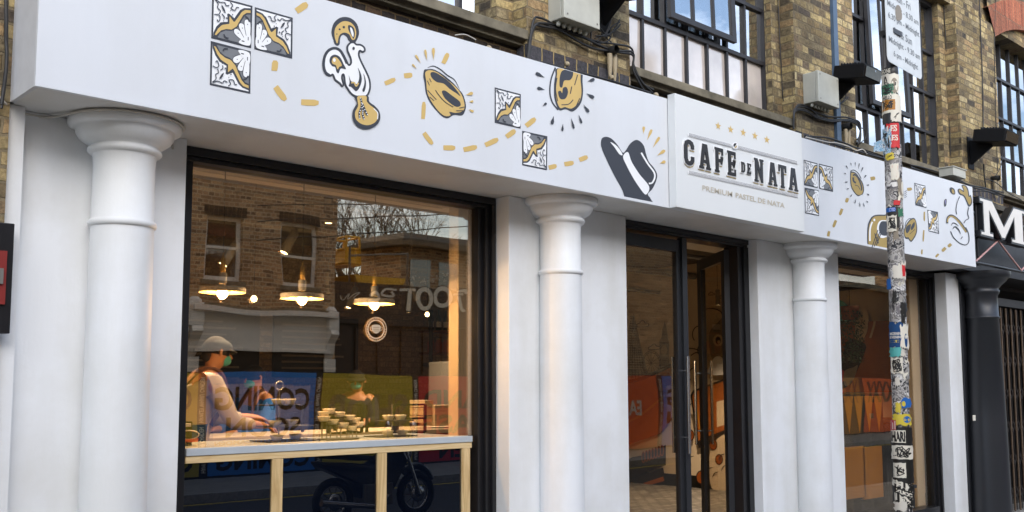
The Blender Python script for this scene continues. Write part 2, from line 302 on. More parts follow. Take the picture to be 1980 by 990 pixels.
# ------------------------------------------------------------------ mesh helpers
class MB:
    def __init__(s): s.v = []; s.f = []; s.mi = []; s.m = []; s.sm = []
    def mat(s, ma):
        ma = M[ma] if isinstance(ma, str) else ma
        if ma not in s.m: s.m.append(ma)
        return s.m.index(ma)
    def add(s, vs, fs, ma, smooth=False):
        o = len(s.v); s.v += [tuple(v) for v in vs]; k = s.mat(ma)
        for f in fs: s.f.append([o+i for i in f]); s.mi.append(k); s.sm.append(smooth)
    def box(s, x0, x1, y0, y1, z0, z1, ma, rot=None, piv=None):
        x0, x1 = min(x0, x1), max(x0, x1); y0, y1 = min(y0, y1), max(y0, y1); z0, z1 = min(z0, z1), max(z0, z1)
        vs = [Vector(p) for p in ((x0, y0, z0), (x1, y0, z0), (x1, y1, z0), (x0, y1, z0), (x0, y0, z1), (x1, y0, z1), (x1, y1, z1), (x0, y1, z1))]
        if rot is not None:
            piv = Vector(piv) if piv else Vector(((x0+x1)/2, (y0+y1)/2, (z0+z1)/2)); vs = [rot @ (v-piv)+piv for v in vs]
        s.add(vs, [(3, 2, 1, 0), (4, 5, 6, 7), (0, 1, 5, 4), (1, 2, 6, 5), (2, 3, 7, 6), (3, 0, 4, 7)], ma); return s
    def prism(s, pts, d, ma):
        """closed outline (3D points, planar) extruded by vector d"""
        pts = [Vector(p) for p in pts]; d = Vector(d); n = len(pts)
        tri = tessellate_polygon([pts]); vs = pts+[p+d for p in pts]
        nrm = Vector((0, 0, 0))
        for i in range(n): nrm += pts[i].cross(pts[(i+1) % n])
        flip = nrm.dot(d) > 0
        fs = []
        for t in tri:
            a, b_, c = t
            tn = (pts[b_]-pts[a]).cross(pts[c]-pts[a])
            if tn.dot(d) > 0: a, c = c, a
            fs.append((a, b_, c)); fs.append((c+n, b_+n, a+n))
        for i in range(n):
            j = (i+1) % n
            fs.append((j, i, i+n, j+n) if not flip else (i, j, j+n, i+n))
        s.add(vs, fs, ma); return s
    def tube(s, path, r, ma, n=8, closed=False, smooth=True):
        P = [Vector(p) for p in path]; k = len(P); rs = r if isinstance(r, (list, tuple)) else [r]*k
        vs = []; up = None
        for i, p in enumerate(P):
            if closed: t = P[(i+1) % k]-P[i-1]
            else: t = P[min(i+1, k-1)]-P[max(i-1, 0)]
            if t.length < 1e-9: t = Vector((0, 0, 1))
            t.normalize()
            if up is None: up = Vector((0, 0, 1)) if abs(t.z) < .9 else Vector((1, 0, 0))
            a = t.cross(up)
            if a.length < 1e-6: a = t.cross(Vector((0.3, 1, 0.2)))
            a.normalize(); b_ = a.cross(t).normalized(); up = b_
            for j in range(n):
                an = 2*PI*j/n; vs.append(p+(a*math.cos(an)+b_*math.sin(an))*rs[i])
        fs = []
        for i in range(k if closed else k-1):
            i2 = (i+1) % k
            for j in range(n):
                j2 = (j+1) % n; fs.append((i*n+j, i*n+j2, i2*n+j2, i2*n+j))
        s.add(vs, fs, ma, smooth)
        if not closed: s.add(vs[:n], [tuple(range(n))], ma); s.add(vs[-n:], [tuple(range(n))[::-1]], ma)
        return s
    def lathe(s, prof, c, ma, n=32, a0=0, a1=2*PI, axis='z', smooth=True, flute=0):
        """prof = [(r,h)...]"""
        c = Vector(c); full = abs(a1-a0-2*PI) < 1e-6; cnt = n if full else n+1; vs = []
        for r, h in prof:
            for j in range(cnt):
                a = a0+(a1-a0)*j/n; q = r*(1+flute*math.cos(a*12)) if flute else r
                x, y = q*math.cos(a), q*math.sin(a)
                vs.append(c+(Vector((x, y, h)) if axis == 'z' else Vector((x, h, y)) if axis == 'y' else Vector((h, x, y))))
        fs = []
        for i in range(len(prof)-1):
            for j in range(n):
                j2 = (j+1) % cnt if full else j+1
                fs.append((i*cnt+j, i*cnt+j2, (i+1)*cnt+j2, (i+1)*cnt+j))
        s.add(vs, fs, ma, smooth); return s
    def build(s, name, parent=None, bevel=0):
        me = bpy.data.meshes.new(name); me.from_pydata(s.v, [], s.f)
        for ma in s.m: me.materials.append(ma)
        me.polygons.foreach_set('material_index', s.mi); me.polygons.foreach_set('use_smooth', s.sm); me.update()
        o = bpy.data.objects.new(name, me); col.objects.link(o)
        if parent is not None:
            o.parent = parent
            o.matrix_parent_inverse = Matrix.Identity(4)
            pl = parent; off = Vector((0, 0, 0))
            while pl is not None: off += pl.location; pl = pl.parent
            me.transform(Matrix.Translation(-off))
        if bevel:
            b = o.modifiers.new('bevel', 'BEVEL'); b.width = bevel; b.segments = 2; b.limit_method = 'ANGLE'
        return o
def tag(o, label=None, cat=None, group=None, kind=None):
    if label: o['label'] = label
    if cat: o['category'] = cat
    if group: o['group'] = group
    if kind: o['kind'] = kind
    return o
def thing(name, label, cat, loc=(0, 0, 0), group=None):
    o = bpy.data.objects.new(name, None); col.objects.link(o); o.location = loc; o.empty_display_size = .1
    return tag(o, label, cat, group)
def struct(name, mb): return tag(mb.build(name), kind='structure')
def copy_tree(o, parent=None):
    c = o.copy(); col.objects.link(c)
    if parent is not None: c.parent = parent
    for ch in list(o.children): copy_tree(ch, c)
    return c
def catmull(p, n=6, closed=True):
    out = []; k = len(p)
    for i in range(k if closed else k-1):
        g = (lambda j: p[j % k]) if closed else (lambda j: p[max(0, min(k-1, j))])
        a, b_, c, d = g(i-1), g(i), g(i+1), g(i+2)
        for t in range(n):
            t /= n
            out.append(tuple(.5*((2*b_[q])+(-a[q]+c[q])*t+(2*a[q]-5*b_[q]+4*c[q]-d[q])*t*t+(-a[q]+3*b_[q]-3*c[q]+d[q])*t**3) for q in (0, 1)))
    if not closed: out.append(tuple(p[-1]))
    return out
class Art(MB):
    """flat painted shapes on a plane; fn maps 2D drawing coordinates to the wall, every shape a hair in front of the last"""
    def __init__(s, fn, nrm, base=.0015, inc=.00025):
        super().__init__(); s.fn = fn; s.n = Vector(nrm); s.h = base; s.inc = inc; s.clip = None
    def xf(s, ox, oy, k): s.z = lambda p: (ox+p[0]/k, oy+p[1]/k); s.k = k; return s
    z = staticmethod(lambda p: p); k = 1.0
    def _put(s, loops, ma):
        pts = [[Vector((a, b_, 0)) for a, b_ in lp] for lp in loops]
        try: tri = tessellate_polygon(pts)
        except Exception: return
        flat = [p for lp in pts for p in lp]
        vs = [s.fn(p.x, p.y)+s.n*s.h for p in flat]; fs = []
        for a, b_, c in tri:
            nn = (vs[b_]-vs[a]).cross(vs[c]-vs[a])
            fs.append((a, b_, c) if nn.dot(s.n) > 0 else (c, b_, a))
        s.add(vs, fs, ma); s.h += s.inc
    def fill(s, pts, ma, smooth=True, holes=()):
        lp = [s.z(p) for p in (catmull(pts) if smooth else pts)]
        loops = [lp]+[[s.z(p) for p in (catmull(h) if smooth else h)] for h in holes]
        if s.clip: loops = [s.clip(l) for l in loops]
        if len(loops[0]) > 2: s._put(loops, ma)
    def line(s, pts, w, ma, smooth=True, closed=False, taper=False):
        p = [s.z(q) for q in (catmull(pts, 5, closed) if smooth and len(pts) > 2 else pts)]; w = w/s.k; k = len(p)
        if s.clip and len(s.clip(list(p))) < len(p)*.6: return
        vs = []
        for i in range(k):
            a, b_ = (p[i-1], p[(i+1) % k]) if closed else (p[max(0, i-1)], p[min(k-1, i+1)])
            dx, dy = b_[0]-a[0], b_[1]-a[1]; l = math.hypot(dx, dy) or 1; ww = w*.5*(math.sin(PI*(i+.35)/(k-.3))**.7 if taper else 1)
            for sg in (1, -1): vs.append(s.fn(p[i][0]-dy/l*ww*sg, p[i][1]+dx/l*ww*sg)+s.n*s.h)
        fs = []
        for i in range(k if closed else k-1):
            a, b_, c, d = 2*i, 2*i+1, (2*i+3) % (2*k), (2*i+2) % (2*k)
            nn = (vs[b_]-vs[a]).cross(vs[d]-vs[a]); fs.append((a, b_, c, d) if nn.dot(s.n) > 0 else (d, c, b_, a))
        s.add(vs, fs, ma); s.h += s.inc
    def dot(s, x, y, r, ma, ry=None):
        s.fill([(x+r*math.cos(2*PI*i/12), y+(ry or r)*math.sin(2*PI*i/12)) for i in range(12)], ma, False)
    def drop(s, x0, y0, x1, y1, w, ma):
        dx, dy = x1-x0, y1-y0; l = math.hypot(dx, dy); ux, uy = dx/l, dy/l; px, py = -uy, ux; w /= 2
        s.fill([(x0-ux*w*.2, y0-uy*w*.2), (x0+px*w*.8+ux*w*.2, y0+py*w*.8+uy*w*.2), (x0+px*w+ux*l*.28, y0+py*w+uy*l*.28), (x0+px*w*.35+ux*l*.7, y0+py*w*.35+uy*l*.7), (x1, y1), (x0-px*w*.35+ux*l*.7, y0-py*w*.35+uy*l*.7), (x0-px*w+ux*l*.28, y0-py*w+uy*l*.28), (x0-px*w*.8+ux*w*.2, y0-py*w*.8+uy*w*.2)], ma, False)
    def dash(s, x0, y0, x1, y1, w, ma):
        dx, dy = x1-x0, y1-y0; l = math.hypot(dx, dy); ux, uy = dx/l, dy/l; px, py = -uy*w/2, ux*w/2
        s.fill([(x0+px*.8, y0+py*.8), (x0+ux*l*.3+px, y0+uy*l*.3+py), (x1-ux*l*.2+px, y1-uy*l*.2+py), (x1+px*.5, y1+py*.5), (x1-px*.6, y1-py*.6), (x1-ux*l*.25-px, y1-uy*l*.25-py), (x0-px, y0-py)], ma, False)
_tc = {}
def glyphs(txt, bold=0.0, res=3):
    """font outline triangles, bounding box scaled to 0..1"""
    key = (txt, bold)
    if key in _tc: return _tc[key]
    cu = bpy.data.curves.new('t', 'FONT'); cu.body = txt; cu.offset = bold; cu.resolution_u = res; cu.fill_mode = 'FRONT'
    o = bpy.data.objects.new('t', cu); col.objects.link(o); bpy.context.view_layer.update()
    me = o.to_mesh()
    vs = [(v.co.x, v.co.y) for v in me.vertices]; fs = [tuple(p.vertices) for p in me.polygons]
    o.to_mesh_clear(); bpy.data.objects.remove(o); bpy.data.curves.remove(cu)
    x0 = min(v[0] for v in vs); x1 = max(v[0] for v in vs); y0 = min(v[1] for v in vs); y1 = max(v[1] for v in vs)
    vs = [((a-x0)/(x1-x0), (b_-y0)/(y1-y0)) for a, b_ in vs]
    _tc[key] = (vs, fs); return _tc[key]
def text_on(mb, txt, fn, n, ma, bold=0.0, h=0.002):
    """fn(u,v) for u,v in 0..1 -> point; n = outward normal or a function of point"""
    vs, fs = glyphs(txt, bold); P = []
    for a, b_ in vs:
        p = fn(a, b_); nn = n(p) if callable(n) else Vector(n); P.append(p+nn*h)
    out = []
    for f in fs:
        nn = (P[f[1]]-P[f[0]]).cross(P[f[2]]-P[f[0]]); q = n(P[f[0]]) if callable(n) else Vector(n)
        out.append(f if nn.dot(q) > 0 else tuple(reversed(f)))
    mb.add(P, out, ma)
def quad(a, b_, c, d):
    """bilinear map of the unit square: a=(0,0) b=(1,0) c=(1,1) d=(0,1)"""
    a, b_, c, d = map(Vector, (a, b_, c, d))
    return lambda u, v: (a*(1-u)+b_*u)*(1-v)+(d*(1-u)+c*u)*v
# ------------------------------------------------------------------ ground
GL = .22                                              # plane of the shop glass
mb = MB(); mb.box(-60, 80, -2.6, .5, -.3, 0, 'paving'); struct('pavement', mb)
mb = MB(); mb.box(-60, 80, -2.75, -2.6, -.3, .004, 'kerbstone'); mb.box(-60, 80, -9.3, -9.15, -.3, .004, 'kerbstone'); struct('kerb', mb)
mb = MB(); mb.add([(-300, -300, -.13), (300, -300, -.13), (300, 300, -.13), (-300, 300, -.13)], [(0, 1, 2, 3)], 'asphalt'); struct('road', mb)
mb = MB(); mb.box(-60, 80, -14, -9.3, -.3, 0, 'paving'); struct('far_pavement', mb)
mb = MB()
for y in (-2.95, -8.95): mb.box(-60, 80, y-.05, y+.05, -.13, -.126, 'yellow_line')
struct('road_marking', mb)

# ------------------------------------------------------------------ brick warehouse above the shop
WB = thing('brick_warehouse', 'yellow stock brick building with tall black steel windows above the white shopfront', 'building', (0, .1, 0))
ZB0, ZB1 = 3.885, 4.005
PF = -.10                                             # face of the piers
mb = MB()
Z0, Z1 = 3.70, 6.25
mb.box(-8, 1.385, PF, .6, 0, Z1, 'brick')             # wall left of the shop
mb.box(1.385, 1.62, PF, .6, 3.0, Z1, 'brick')
for a, b_ in ((4.715, 5.83), (8.233, 9.381), (11.93, 13.10)):
    mb.box(a, b_, PF, .6, ZB1, Z1, 'brick')
    mb.box(a-.155, a, .045, .6, 4.10, Z1, 'brick'); mb.box(b_, b_+.155, .045, .6, 4.10, Z1, 'brick')
mb.box(1.62, 1.78, .045, .6, 4.10, Z1, 'brick')
mb.box(16.2, 22, PF, .6, 0, Z1, 'brick')
mb.box(-8, 22, -.04, 5, Z1, 10.2, 'brick')            # storeys above the picture
mb.box(-8, -7.9, 0, 8, 0, 10, 'brick'); mb.box(22, 22.1, 0, 8, 0, 10, 'brick')
mb.build('wall', WB)
mb = MB()
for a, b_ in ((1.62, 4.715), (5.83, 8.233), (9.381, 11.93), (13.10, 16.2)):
    mb.box(a, b_, .0, .6, 3.0, 4.0, 'brick_dark')  # shade of the recess under the sills put into a darker brick
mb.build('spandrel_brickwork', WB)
for a, b_ in ((4.712, 5.833), (8.230, 9.384), (11.927, 13.103)):
    mb = MB(); mb.box(a, b_, PF-.004, .5, ZB0, ZB1, 'brick_blue'); mb.build('blue_brick_band', WB)
    mb = MB(); mb.prism([(a-.02, PF-.06, ZB0-.05), (a-.02, PF-.05, ZB0-.02), (a-.02, PF-.003, ZB0), (a-.02, .2, ZB0), (a-.02, .2, ZB0-.09), (a-.02, PF-.06, ZB0-.09)], (b_-a+.04, 0, 0), 'ledge'); mb.build('ledge_band', WB)
for a, b_ in ((1.64, 4.725), (5.85, 8.17), (9.40, 11.905), (13.12, 16.2)):
    mb = MB(); mb.prism([(a, -.115, 4.03), (a, -.115, 4.10), (a, .16, 4.125), (a, .16, 4.0), (a, -.06, 4.0), (a, -.06, 4.03)], (b_-a, 0, 0), 'sill'); mb.build('window_sill', WB, .006)
# upper windows: frame, glazing bars, panes
def steel_window(x0, x1, n, zb, rows, sash=None, lower='pane_film', arch=False, film=True):
    fr = MB(); y0, y1 = .135, .185; w = (x1-x0)/n
    zt = rows[-1]
    fr.box(x0-.05, x0+.018, y0-.02, y1, zb-.06, zt+.03, 'steel_black'); fr.box(x1-.018, x1+.05, y0-.02, y1, zb-.06, zt+.03, 'steel_black')
    fr.box(x0+.018, x1-.018, y0-.02, y1, zb-.06, zb+.02, 'steel_black'); fr.box(x0+.018, x1-.018, y0-.02, y1, zt-.02, zt+.03, 'steel_black')
    for i in range(1, n): fr.box(x0+w*i-.014, x0+w*i+.014, y0, y1-.004, zb+.02, zt-.02, 'steel_black')
    for z in rows[:-1]: fr.box(x0+.018, x1-.018, y0-.006, y1-.008, z-.017, z+.017, 'steel_black')
    f = fr.build('window_frame', WB)
    zz = [zb]+rows
    for r in range(len(zz)-1):
        p = MB()
        for i in range(n):
            t = random.uniform(-.006, .006); t2 = random.uniform(-.005, .005)
            p.add([(x0+w*i, .160+t, zz[r]), (x0+w*(i+1), .160+t2, zz[r]), (x0+w*(i+1), .160-t, zz[r+1]), (x0+w*i, .160-t2, zz[r+1])], [(0, 1, 2, 3)], 'pane_film' if (r == 0 and film) else 'pane_sky')
        p.build('pane', f)
    if sash:
        i0, i1, za, zc = sash; s = MB(); a, b_ = x0+w*i0, x0+w*i1
        rot = Matrix.Rotation(math.radians(-1.6), 3, 'X'); piv = ((a+b_)/2, .11, zc)
        for bx in ((a-.03, a+.03, .085, .125, za, zc), (b_-.03, b_+.03, .085, .125, za, zc), (a+.03, b_-.03, .085, .125, za, za+.05), (a+.03, b_-.03, .085, .125, zc-.05, zc)):
            s.box(*bx, 'steel_black', rot, piv)
        for i in range(i0+1, i1): s.box(x0+w*i-.016, x0+w*i+.016, .09, .12, za+.05, zc-.05, 'steel_black', rot, piv)
        so = s.build('opening_sash', WB)
        g = MB(); g.box(a+.03, b_-.03, .103, .107, za+.05, zc-.05, 'pane_sky', rot, piv); g.build('pane', so)
    return f
steel_window(1.83, 4.62, 9, 4.13, [4.67, 5.19, 5.70, 6.22], film=False)
steel_window(5.985, 8.085, 7, 4.13, [4.67, 5.19, 5.70, 6.22], (2, 5, 4.72, 5.98))
steel_window(9.53, 11.775, 8, 4.13, [4.62, 5.10, 5.62, 6.22], (2, 5, 4.66, 5.98), film=False)
steel_window(13.26, 16.1, 9, 4.13, [4.66, 5.2, 5.75, 6.46], film=False)
# arched head of the right-hand window
mb = MB(); xa, xb, zs, rise = 13.10, 16.2, 6.10, .38
xm = (xa+xb)/2; hw = (xb-xa)/2; Rr = (hw*hw+rise*rise)/(2*rise); cz = zs+rise-Rr; N = 28; ang = math.asin(hw/Rr)
vs = []; fs = []
for i in range(N+1):
    a = -ang+2*ang*i/N
    for r in (Rr, Rr+.40):
        for y in (PF-.012, .20): vs.append((xm+r*math.sin(a), y, cz+r*math.cos(a)))
for i in range(N):
    o = 4*i; fs += [(o, o+4, o+6, o+2), (o+1, o+5, o+4, o), (o+2, o+6, o+7, o+3), (o+5, o+1, o+3, o+7)]
mb.add(vs, fs, 'brick_red')
vs = []; fs = []
for i in range(N+1):
    a = -ang+2*ang*i/N
    x, z = xm+(Rr+.40)*math.sin(a), cz+(Rr+.40)*math.cos(a); vs += [(x, PF, z), (x, PF, 7.4)]
for i in range(N): o = 2*i; fs.append((o, o+2, o+3, o+1))
mb.add(vs, fs, 'brick'); mb.build('arch', WB)
# window reveals/rooms behind upper glass
mb = MB(); mb.box(1.7, 16.2, 1.7, 1.8, 3.9, 6.3, 'cream_wall'); mb.box(1.7, 16.2, .6, 1.8, 3.9, 3.95, 'ceiling'); mb.box(1.7, 16.2, .19, 1.8, 6.18, 6.24, 'signwhite')
mb.build('upstairs_room', WB)
# things on the upstairs window sills, seen through the glass
def sill_box(px, py, y, w, d, h, ma, label, cat='box'):
    p = onY(px, py, y); mb = MB(); mb.box(p.x-w/2, p.x+w/2, y-d/2, y+d/2, 4.12, 4.12+h, ma); return tag(mb.build('crate' if cat == 'crate' else 'box', None, .01), label, cat)
sill_box(955, 40, .34, .30, .2, .42, 'orange', 'orange lettered board standing behind the glass of the leftmost upper window', 'board')
sill_box(1470, 200, .30, .22, .12, .52, 'card', 'brown cardboard sheet behind lower right panes of the upper window above the sign')

# ------------------------------------------------------------------ cafe shopfront
SF = thing('cafe_shopfront', 'white painted cafe shopfront with three half round columns and long illustrated fascia', 'shopfront', (0, 0, 0))
ZS = 2.93
def pilaster(x0, x1, left_return=False):
    mb = MB(); mb.box(x0, x1, 0, .34, 0, ZS, 'white'); mb.build('pilaster', SF, .006)
pilaster(1.466, 2.297); pilaster(4.635, 5.873); pilaster(7.672, 9.104); pilaster(11.56, 11.90)
mb = MB(); mb.box(1.385, 1.462, -.07, .34, 0, ZS-.002, 'white'); mb.build('edge_trim', SF)
def column(xc, yc, R):
    """attached column: shaft with a small ring, necking band and a flaring capital"""
    yc = -.105
    k = MB(); zr = 2.405
    k.lathe([(R*1.04, 0.0), (R*1.03, .9), (R*1.0, 1.8), (R*.985, zr-.012)], (xc, yc, 0), 'white', 40); k.build('shaft', SF)
    k = MB(); k.lathe([(R*.985, zr-.012), (R*1.05, zr-.008), (R*1.075, zr+.006), (R*1.05, zr+.02), (R*.975, zr+.026), (R*.965, 2.70), (R*.98, 2.74), (R*1.02, 2.755)], (xc, yc, 0), 'white', 40); k.build('neck', SF)
    c = R/.165
    k = MB(); k.lathe([(R*1.02, 2.755), (0.167, 2.761), (0.176, 2.770), (0.175, 2.784), (0.161, 2.792), (0.165, 2.800), (0.190, 2.812), (0.216, 2.832), (0.231, 2.856), (0.235, 2.877), (0.249, 2.880), (0.264, 2.888), (0.271, 2.902), (0.270, 2.916), (0.265, 2.93)], (xc, yc, 0), 'white', 48); k.build('capital', SF)
column(1.925, 0, .151); column(5.035, 0, .149); column(8.355, 0, .150)
# soffit and fascia board
FY = -.45
mb = MB(); mb.box(1.406, 11.289, FY+.0205, .36, ZS, ZS+.05, 'soffit'); mb.build('soffit', SF)
def ztop(x): return 3.712+(x-2.6)*.0142
mb = MB()
mb.prism([(1.385, FY, ZS-.002), (11.31, FY, ZS-.002), (11.31, FY, ztop(11.31)), (1.385, FY, ztop(1.385))], (0, .02, 0), 'fascia')
mb.prism([(1.385, FY+.02, ztop(1.4)-.03), (11.31, FY+.02, ztop(11.31)-.03), (11.31, FY+.02, ztop(11.31)-.002), (1.385, FY+.02, ztop(1.4)-.002)], (0, .36, 0), 'ledge')
mb.prism([(1.385, FY+.02, ZS), (1.385, FY+.02, 3.66), (1.385, PF-.001, 3.66), (1.385, PF-.001, ZS)], (.02, 0, 0), 'grey_return')
mb.prism([(11.31, FY+.02, ZS), (11.31, FY+.02, 3.8), (11.31, PF, 3.8), (11.31, PF, ZS)], (-.02, 0, 0), 'grey_return')
fb = mb.build('fascia_board', SF)
# bottom lip seen as a faint line above the edge
mb = MB(); mb.box(1.40, 11.30, FY-.0022, FY, ZS-.0015, ZS+.018, 'fascia'); mb.build('bottom_trim', SF)

# artwork on the fascia, drawn over the photograph's own pixel positions and laid on the real board
def fas(x, y): return onY(x, y, FY)
def clipper(lp):
    """keep painted outlines inside the board"""
    out = []
    for x, y in lp:
        p = onY(x, y, FY)
        if p.z < ZS+.002 or p.z > ztop(p.x)-.004 or p.x > 11.305:
            q = Vector((min(p.x, 11.305), FY, min(max(p.z, ZS+.002), ztop(min(p.x, 11.305))-.004))); x, y = proj(q)
        out.append((x, y))
    return out
def newart(): a = Art(fas, (0, -1, 0)); a.clip = clipper; return a
def tile(a, TL, TR, BR, BL, fu=False, fv=False):
    def z(p):
        u, v = p; u = 1-u if fu else u; v = 1-v if fv else v
        return tuple((BL[i]*(1-u)+BR[i]*u)*(1-v)+(TL[i]*(1-u)+TR[i]*u)*v for i in (0, 1))
    a.z = z; a.k = 1/((abs(TR[0]-TL[0])+abs(BL[1]-TL[1]))/2)
    sq = lambda e: [(e, e), (1-e, e), (1-e, 1-e), (e, 1-e)]
    a.fill(sq(0), 'ink', False); a.fill(sq(.045), 'artwhite', False)
    a.fill([(.955, .045), (.955, .93), (.8, .90), (.70, .83), (.62, .70), (.56, .60), (.42, .68), (.38, .66), (.40, .48), (.22, .42), (.12, .30), (.05, .15), (.045, .045)], 'ink', False)
    a.fill([(.955, .88), (.82, .86), (.74, .79), (.66, .66), (.58, .53), (.55, .51), (.44, .62), (.44, .44), (.26, .37), (.16, .26), (.08, .10), (.12, .10), (.24, .24), (.36, .30), (.50, .32), (.62, .42), (.70, .58), (.78, .73), (.86, .80), (.955, .82)], 'gold', False)
    a.fill([(.955, .055), (.955, .78), (.87, .76), (.80, .69), (.73, .56), (.66, .42), (.58, .33), (.48, .28), (.35, .26), (.22, .18), (.15, .055)], 'tilegrey', False)
    for c, s in (((.62, .30), 1), ((.74, .46), 1), ((.88, .58), 1)):
        dx, dy = .93-c[0], .08-c[1]
        ln = math.hypot(dx, dy); ux, uy = dx/ln, dy/ln; px, py = -uy, ux
        for w, ma in ((.085, 'ink'), (.07, 'artwhite')):
            a.fill([(c[0]-ux*w*.9, c[1]-uy*w*.9), (c[0]+px*w, c[1]+py*w), (c[0]+ux*ln*.5+px*w*.8, c[1]+uy*ln*.5+py*w*.8), (.93, .08), (c[0]+ux*ln*.5-px*w*.8, c[1]+uy*ln*.5-py*w*.8), (c[0]-px*w, c[1]-py*w)], ma)
        a.dot(c[0]+ux*.05, c[1]+uy*.05, .012, 'ink')
    a.fill([(.68, .055), (.955, .055), (.955, .32), (.82, .22)], 'artwhite'); a.fill([(.75, .10), (.82, .10), (.82, .125), (.75, .125)], 'ink', False); a.fill([(.90, .16), (.92, .16), (.92, .24), (.90, .24)], 'ink', False)
    a.line([(.82, .70), (.88, .68), (.93, .60)], .035, 'ink'); a.line([(.30, .16), (.34, .10), (.42, .09)], .035, 'ink')
    for pts in ([(.05, .93), (.14, .84), (.13, .74), (.20, .68), (.17, .60)], [(.06, .94), (.18, .88), (.30, .90), (.34, .84), (.42, .86)], [(.05, .56), (.15, .58), (.2, .52), (.16, .42), (.12, .46)], [(.44, .94), (.50, .88), (.46, .80), (.56, .78), (.60, .86), (.66, .86)], [(.24, .62), (.30, .56), (.29, .50)]):
        a.line(pts, .022, 'ink')
    a.fill([(.22, .82), (.28, .78), (.33, .66), (.26, .72)], 'ink'); a.dot(.36, .55, .02, 'ink'); a.dot(.50, .66, .016, 'ink'); a.dot(.45, .74, .012, 'ink'); a.dot(.28, .46, .012, 'ink')
T = [((410, -9), (487.9, 11.5), (485.4, 93.5), (408.3, 73.9), 0, 0), ((492.5, 13.8), (565.8, 34.5), (564.7, 113.8), (491.4, 95.4), 1, 0), ((407.3, 79.3), (484.8, 99.4), (483.7, 181.4), (405.4, 164.3), 0, 1),
     ((956.3, 168.9), (1006.7, 182.2), (1006.4, 248.9), (956.3, 237.6), 0, 0), ((1009.5, 252.9), (1058.2, 263.6), (1057.3, 329.2), (1009.5, 319.6), 1, 1),
     ((1553.8, 308.7), (1580.3, 315.9), (1580.7, 363.6), (1554.4, 358.3), 0, 0), ((1583, 316.3), (1610, 322.9), (1610.6, 371.2), (1583.7, 364.9), 1, 0), ((1555.3, 362.5), (1582.4, 368), (1583.5, 417.9), (1556.5, 412.4), 0, 1),
     ((1767.4, 353.4), (1789.1, 359.2), (1791, 402.1), (1769.7, 396.8), 0, 0), ((1792.9, 405.6), (1813.3, 410), (1815.6, 452.4), (1795.3, 447.2), 1, 1)]
for t in T:
    a = newart(); TL, TR, BR, BL, fu, fv = t
    tile(a, TL, TR, BR, BL, bool(fu), bool(fv)); a.build('painted_tile', fb)
# dashed trails
for d in ((573, 22, 594, 7, 13), (530.5, 137, 532, 117, 12), (532, 168, 552, 194, 12), (582, 198, 616, 199, 12), (744, 162, 764, 153, 9), (781, 147, 797, 145, 10), (818, 230, 819.5, 197, 8), (857, 123, 866, 103, 9), (819, 257, 836, 279, 9), (857, 286, 880, 286, 10), (896, 290, 922, 284, 10), (938, 281, 963, 269, 10), (979, 265, 996, 252, 10), (1017, 244, 1035, 229, 10), (1061, 324.5, 1076, 320.5, 9), (1091, 318, 1109, 314.5, 9), (1120, 309.5, 1136, 303, 9)):
    a = newart(); a.dash(*d, 'gold'); a.build('painted_dash', fb)
for d in ((1602.8, 447, 1600.5, 460, 5), (1616, 426, 1611, 439.5, 5.5), (1628, 403.5, 1623.8, 416, 5.5), (1639, 383, 1636, 391.5, 6), (1683, 346, 1692, 344, 7), (1754, 366.5, 1763, 365, 6), (1787, 409.6, 1787, 427.5, 3), (1786, 445, 1784.7, 467, 3), (1782.6, 482.5, 1782, 492, 3), (1814.5, 491, 1809, 497, 4), (1828, 479, 1821.5, 486, 6), (1838.8, 471.6, 1833, 477.3, 6)):
    a = newart(); a.dash(*d, 'gold_dark'); a.build('painted_dash', fb)
# rooster on its stand
a = newart(); a.xf(600, 20, 4.125)
a.fill([(215, 283), (192, 268), (182, 235), (169, 190), (170, 150), (188, 100), (230, 63), (280, 53), (330, 68), (370, 108), (387, 165), (382, 210), (358, 255), (330, 262), (302, 240), (290, 215), (265, 196), (245, 206), (236, 232), (232, 270)], 'ink')
a.fill([(210, 262), (194, 215), (193, 160), (215, 118), (262, 88), (315, 95), (350, 128), (365, 175), (358, 222), (346, 235), (328, 230), (310, 195), (275, 178), (242, 188), (225, 215), (219, 250)], 'gold')
a.fill([(300, 122), (322, 122), (347, 145), (354, 190), (343, 228), (326, 200), (304, 160)], 'ink'); a.fill([(316, 138), (331, 146), (343, 182), (340, 214), (324, 184)], 'artwhite')
a.dot(210, 190, 5, 'ink'); a.dot(232, 152, 8, 'ink'); a.dot(265, 135, 10, 'ink')
body = [(305, 275), (322, 260), (345, 260), (365, 276), (395, 278), (422, 295), (430, 318), (415, 330), (392, 322), (382, 340), (385, 372), (405, 420), (440, 490), (465, 550), (472, 610), (462, 655), (440, 684), (400, 690), (365, 686), (330, 668), (300, 630), (278, 590), (270, 530), (262, 510), (250, 518), (248, 545), (258, 590), (250, 604), (238, 585), (215, 568), (195, 550), (178, 512), (150, 520), (120, 500), (104, 440), (112, 370), (140, 322), (188, 303), (230, 320), (262, 365), (290, 422), (308, 440), (324, 420), (320, 380), (297, 325), (295, 292)]
a.line(body, 19, 'ink', closed=True); a.fill(body, 'artwhite'); a.line(body, 11, 'ink', closed=True)
a.line([(150, 520), (118, 495), (103, 440), (112, 370), (142, 322), (190, 303), (232, 320), (262, 365), (290, 425)], 22, 'ink')
a.fill([(150, 410), (160, 370), (195, 355), (235, 377), (262, 430), (280, 470), (240, 466), (222, 503), (205, 490), (195, 455), (170, 445)], 'ink'); a.fill([(167, 408), (180, 378), (207, 378), (236, 412), (247, 442), (228, 452), (214, 472), (200, 440), (176, 428)], 'gold'); a.dot(188, 398, 11, 'artwhite', 15)
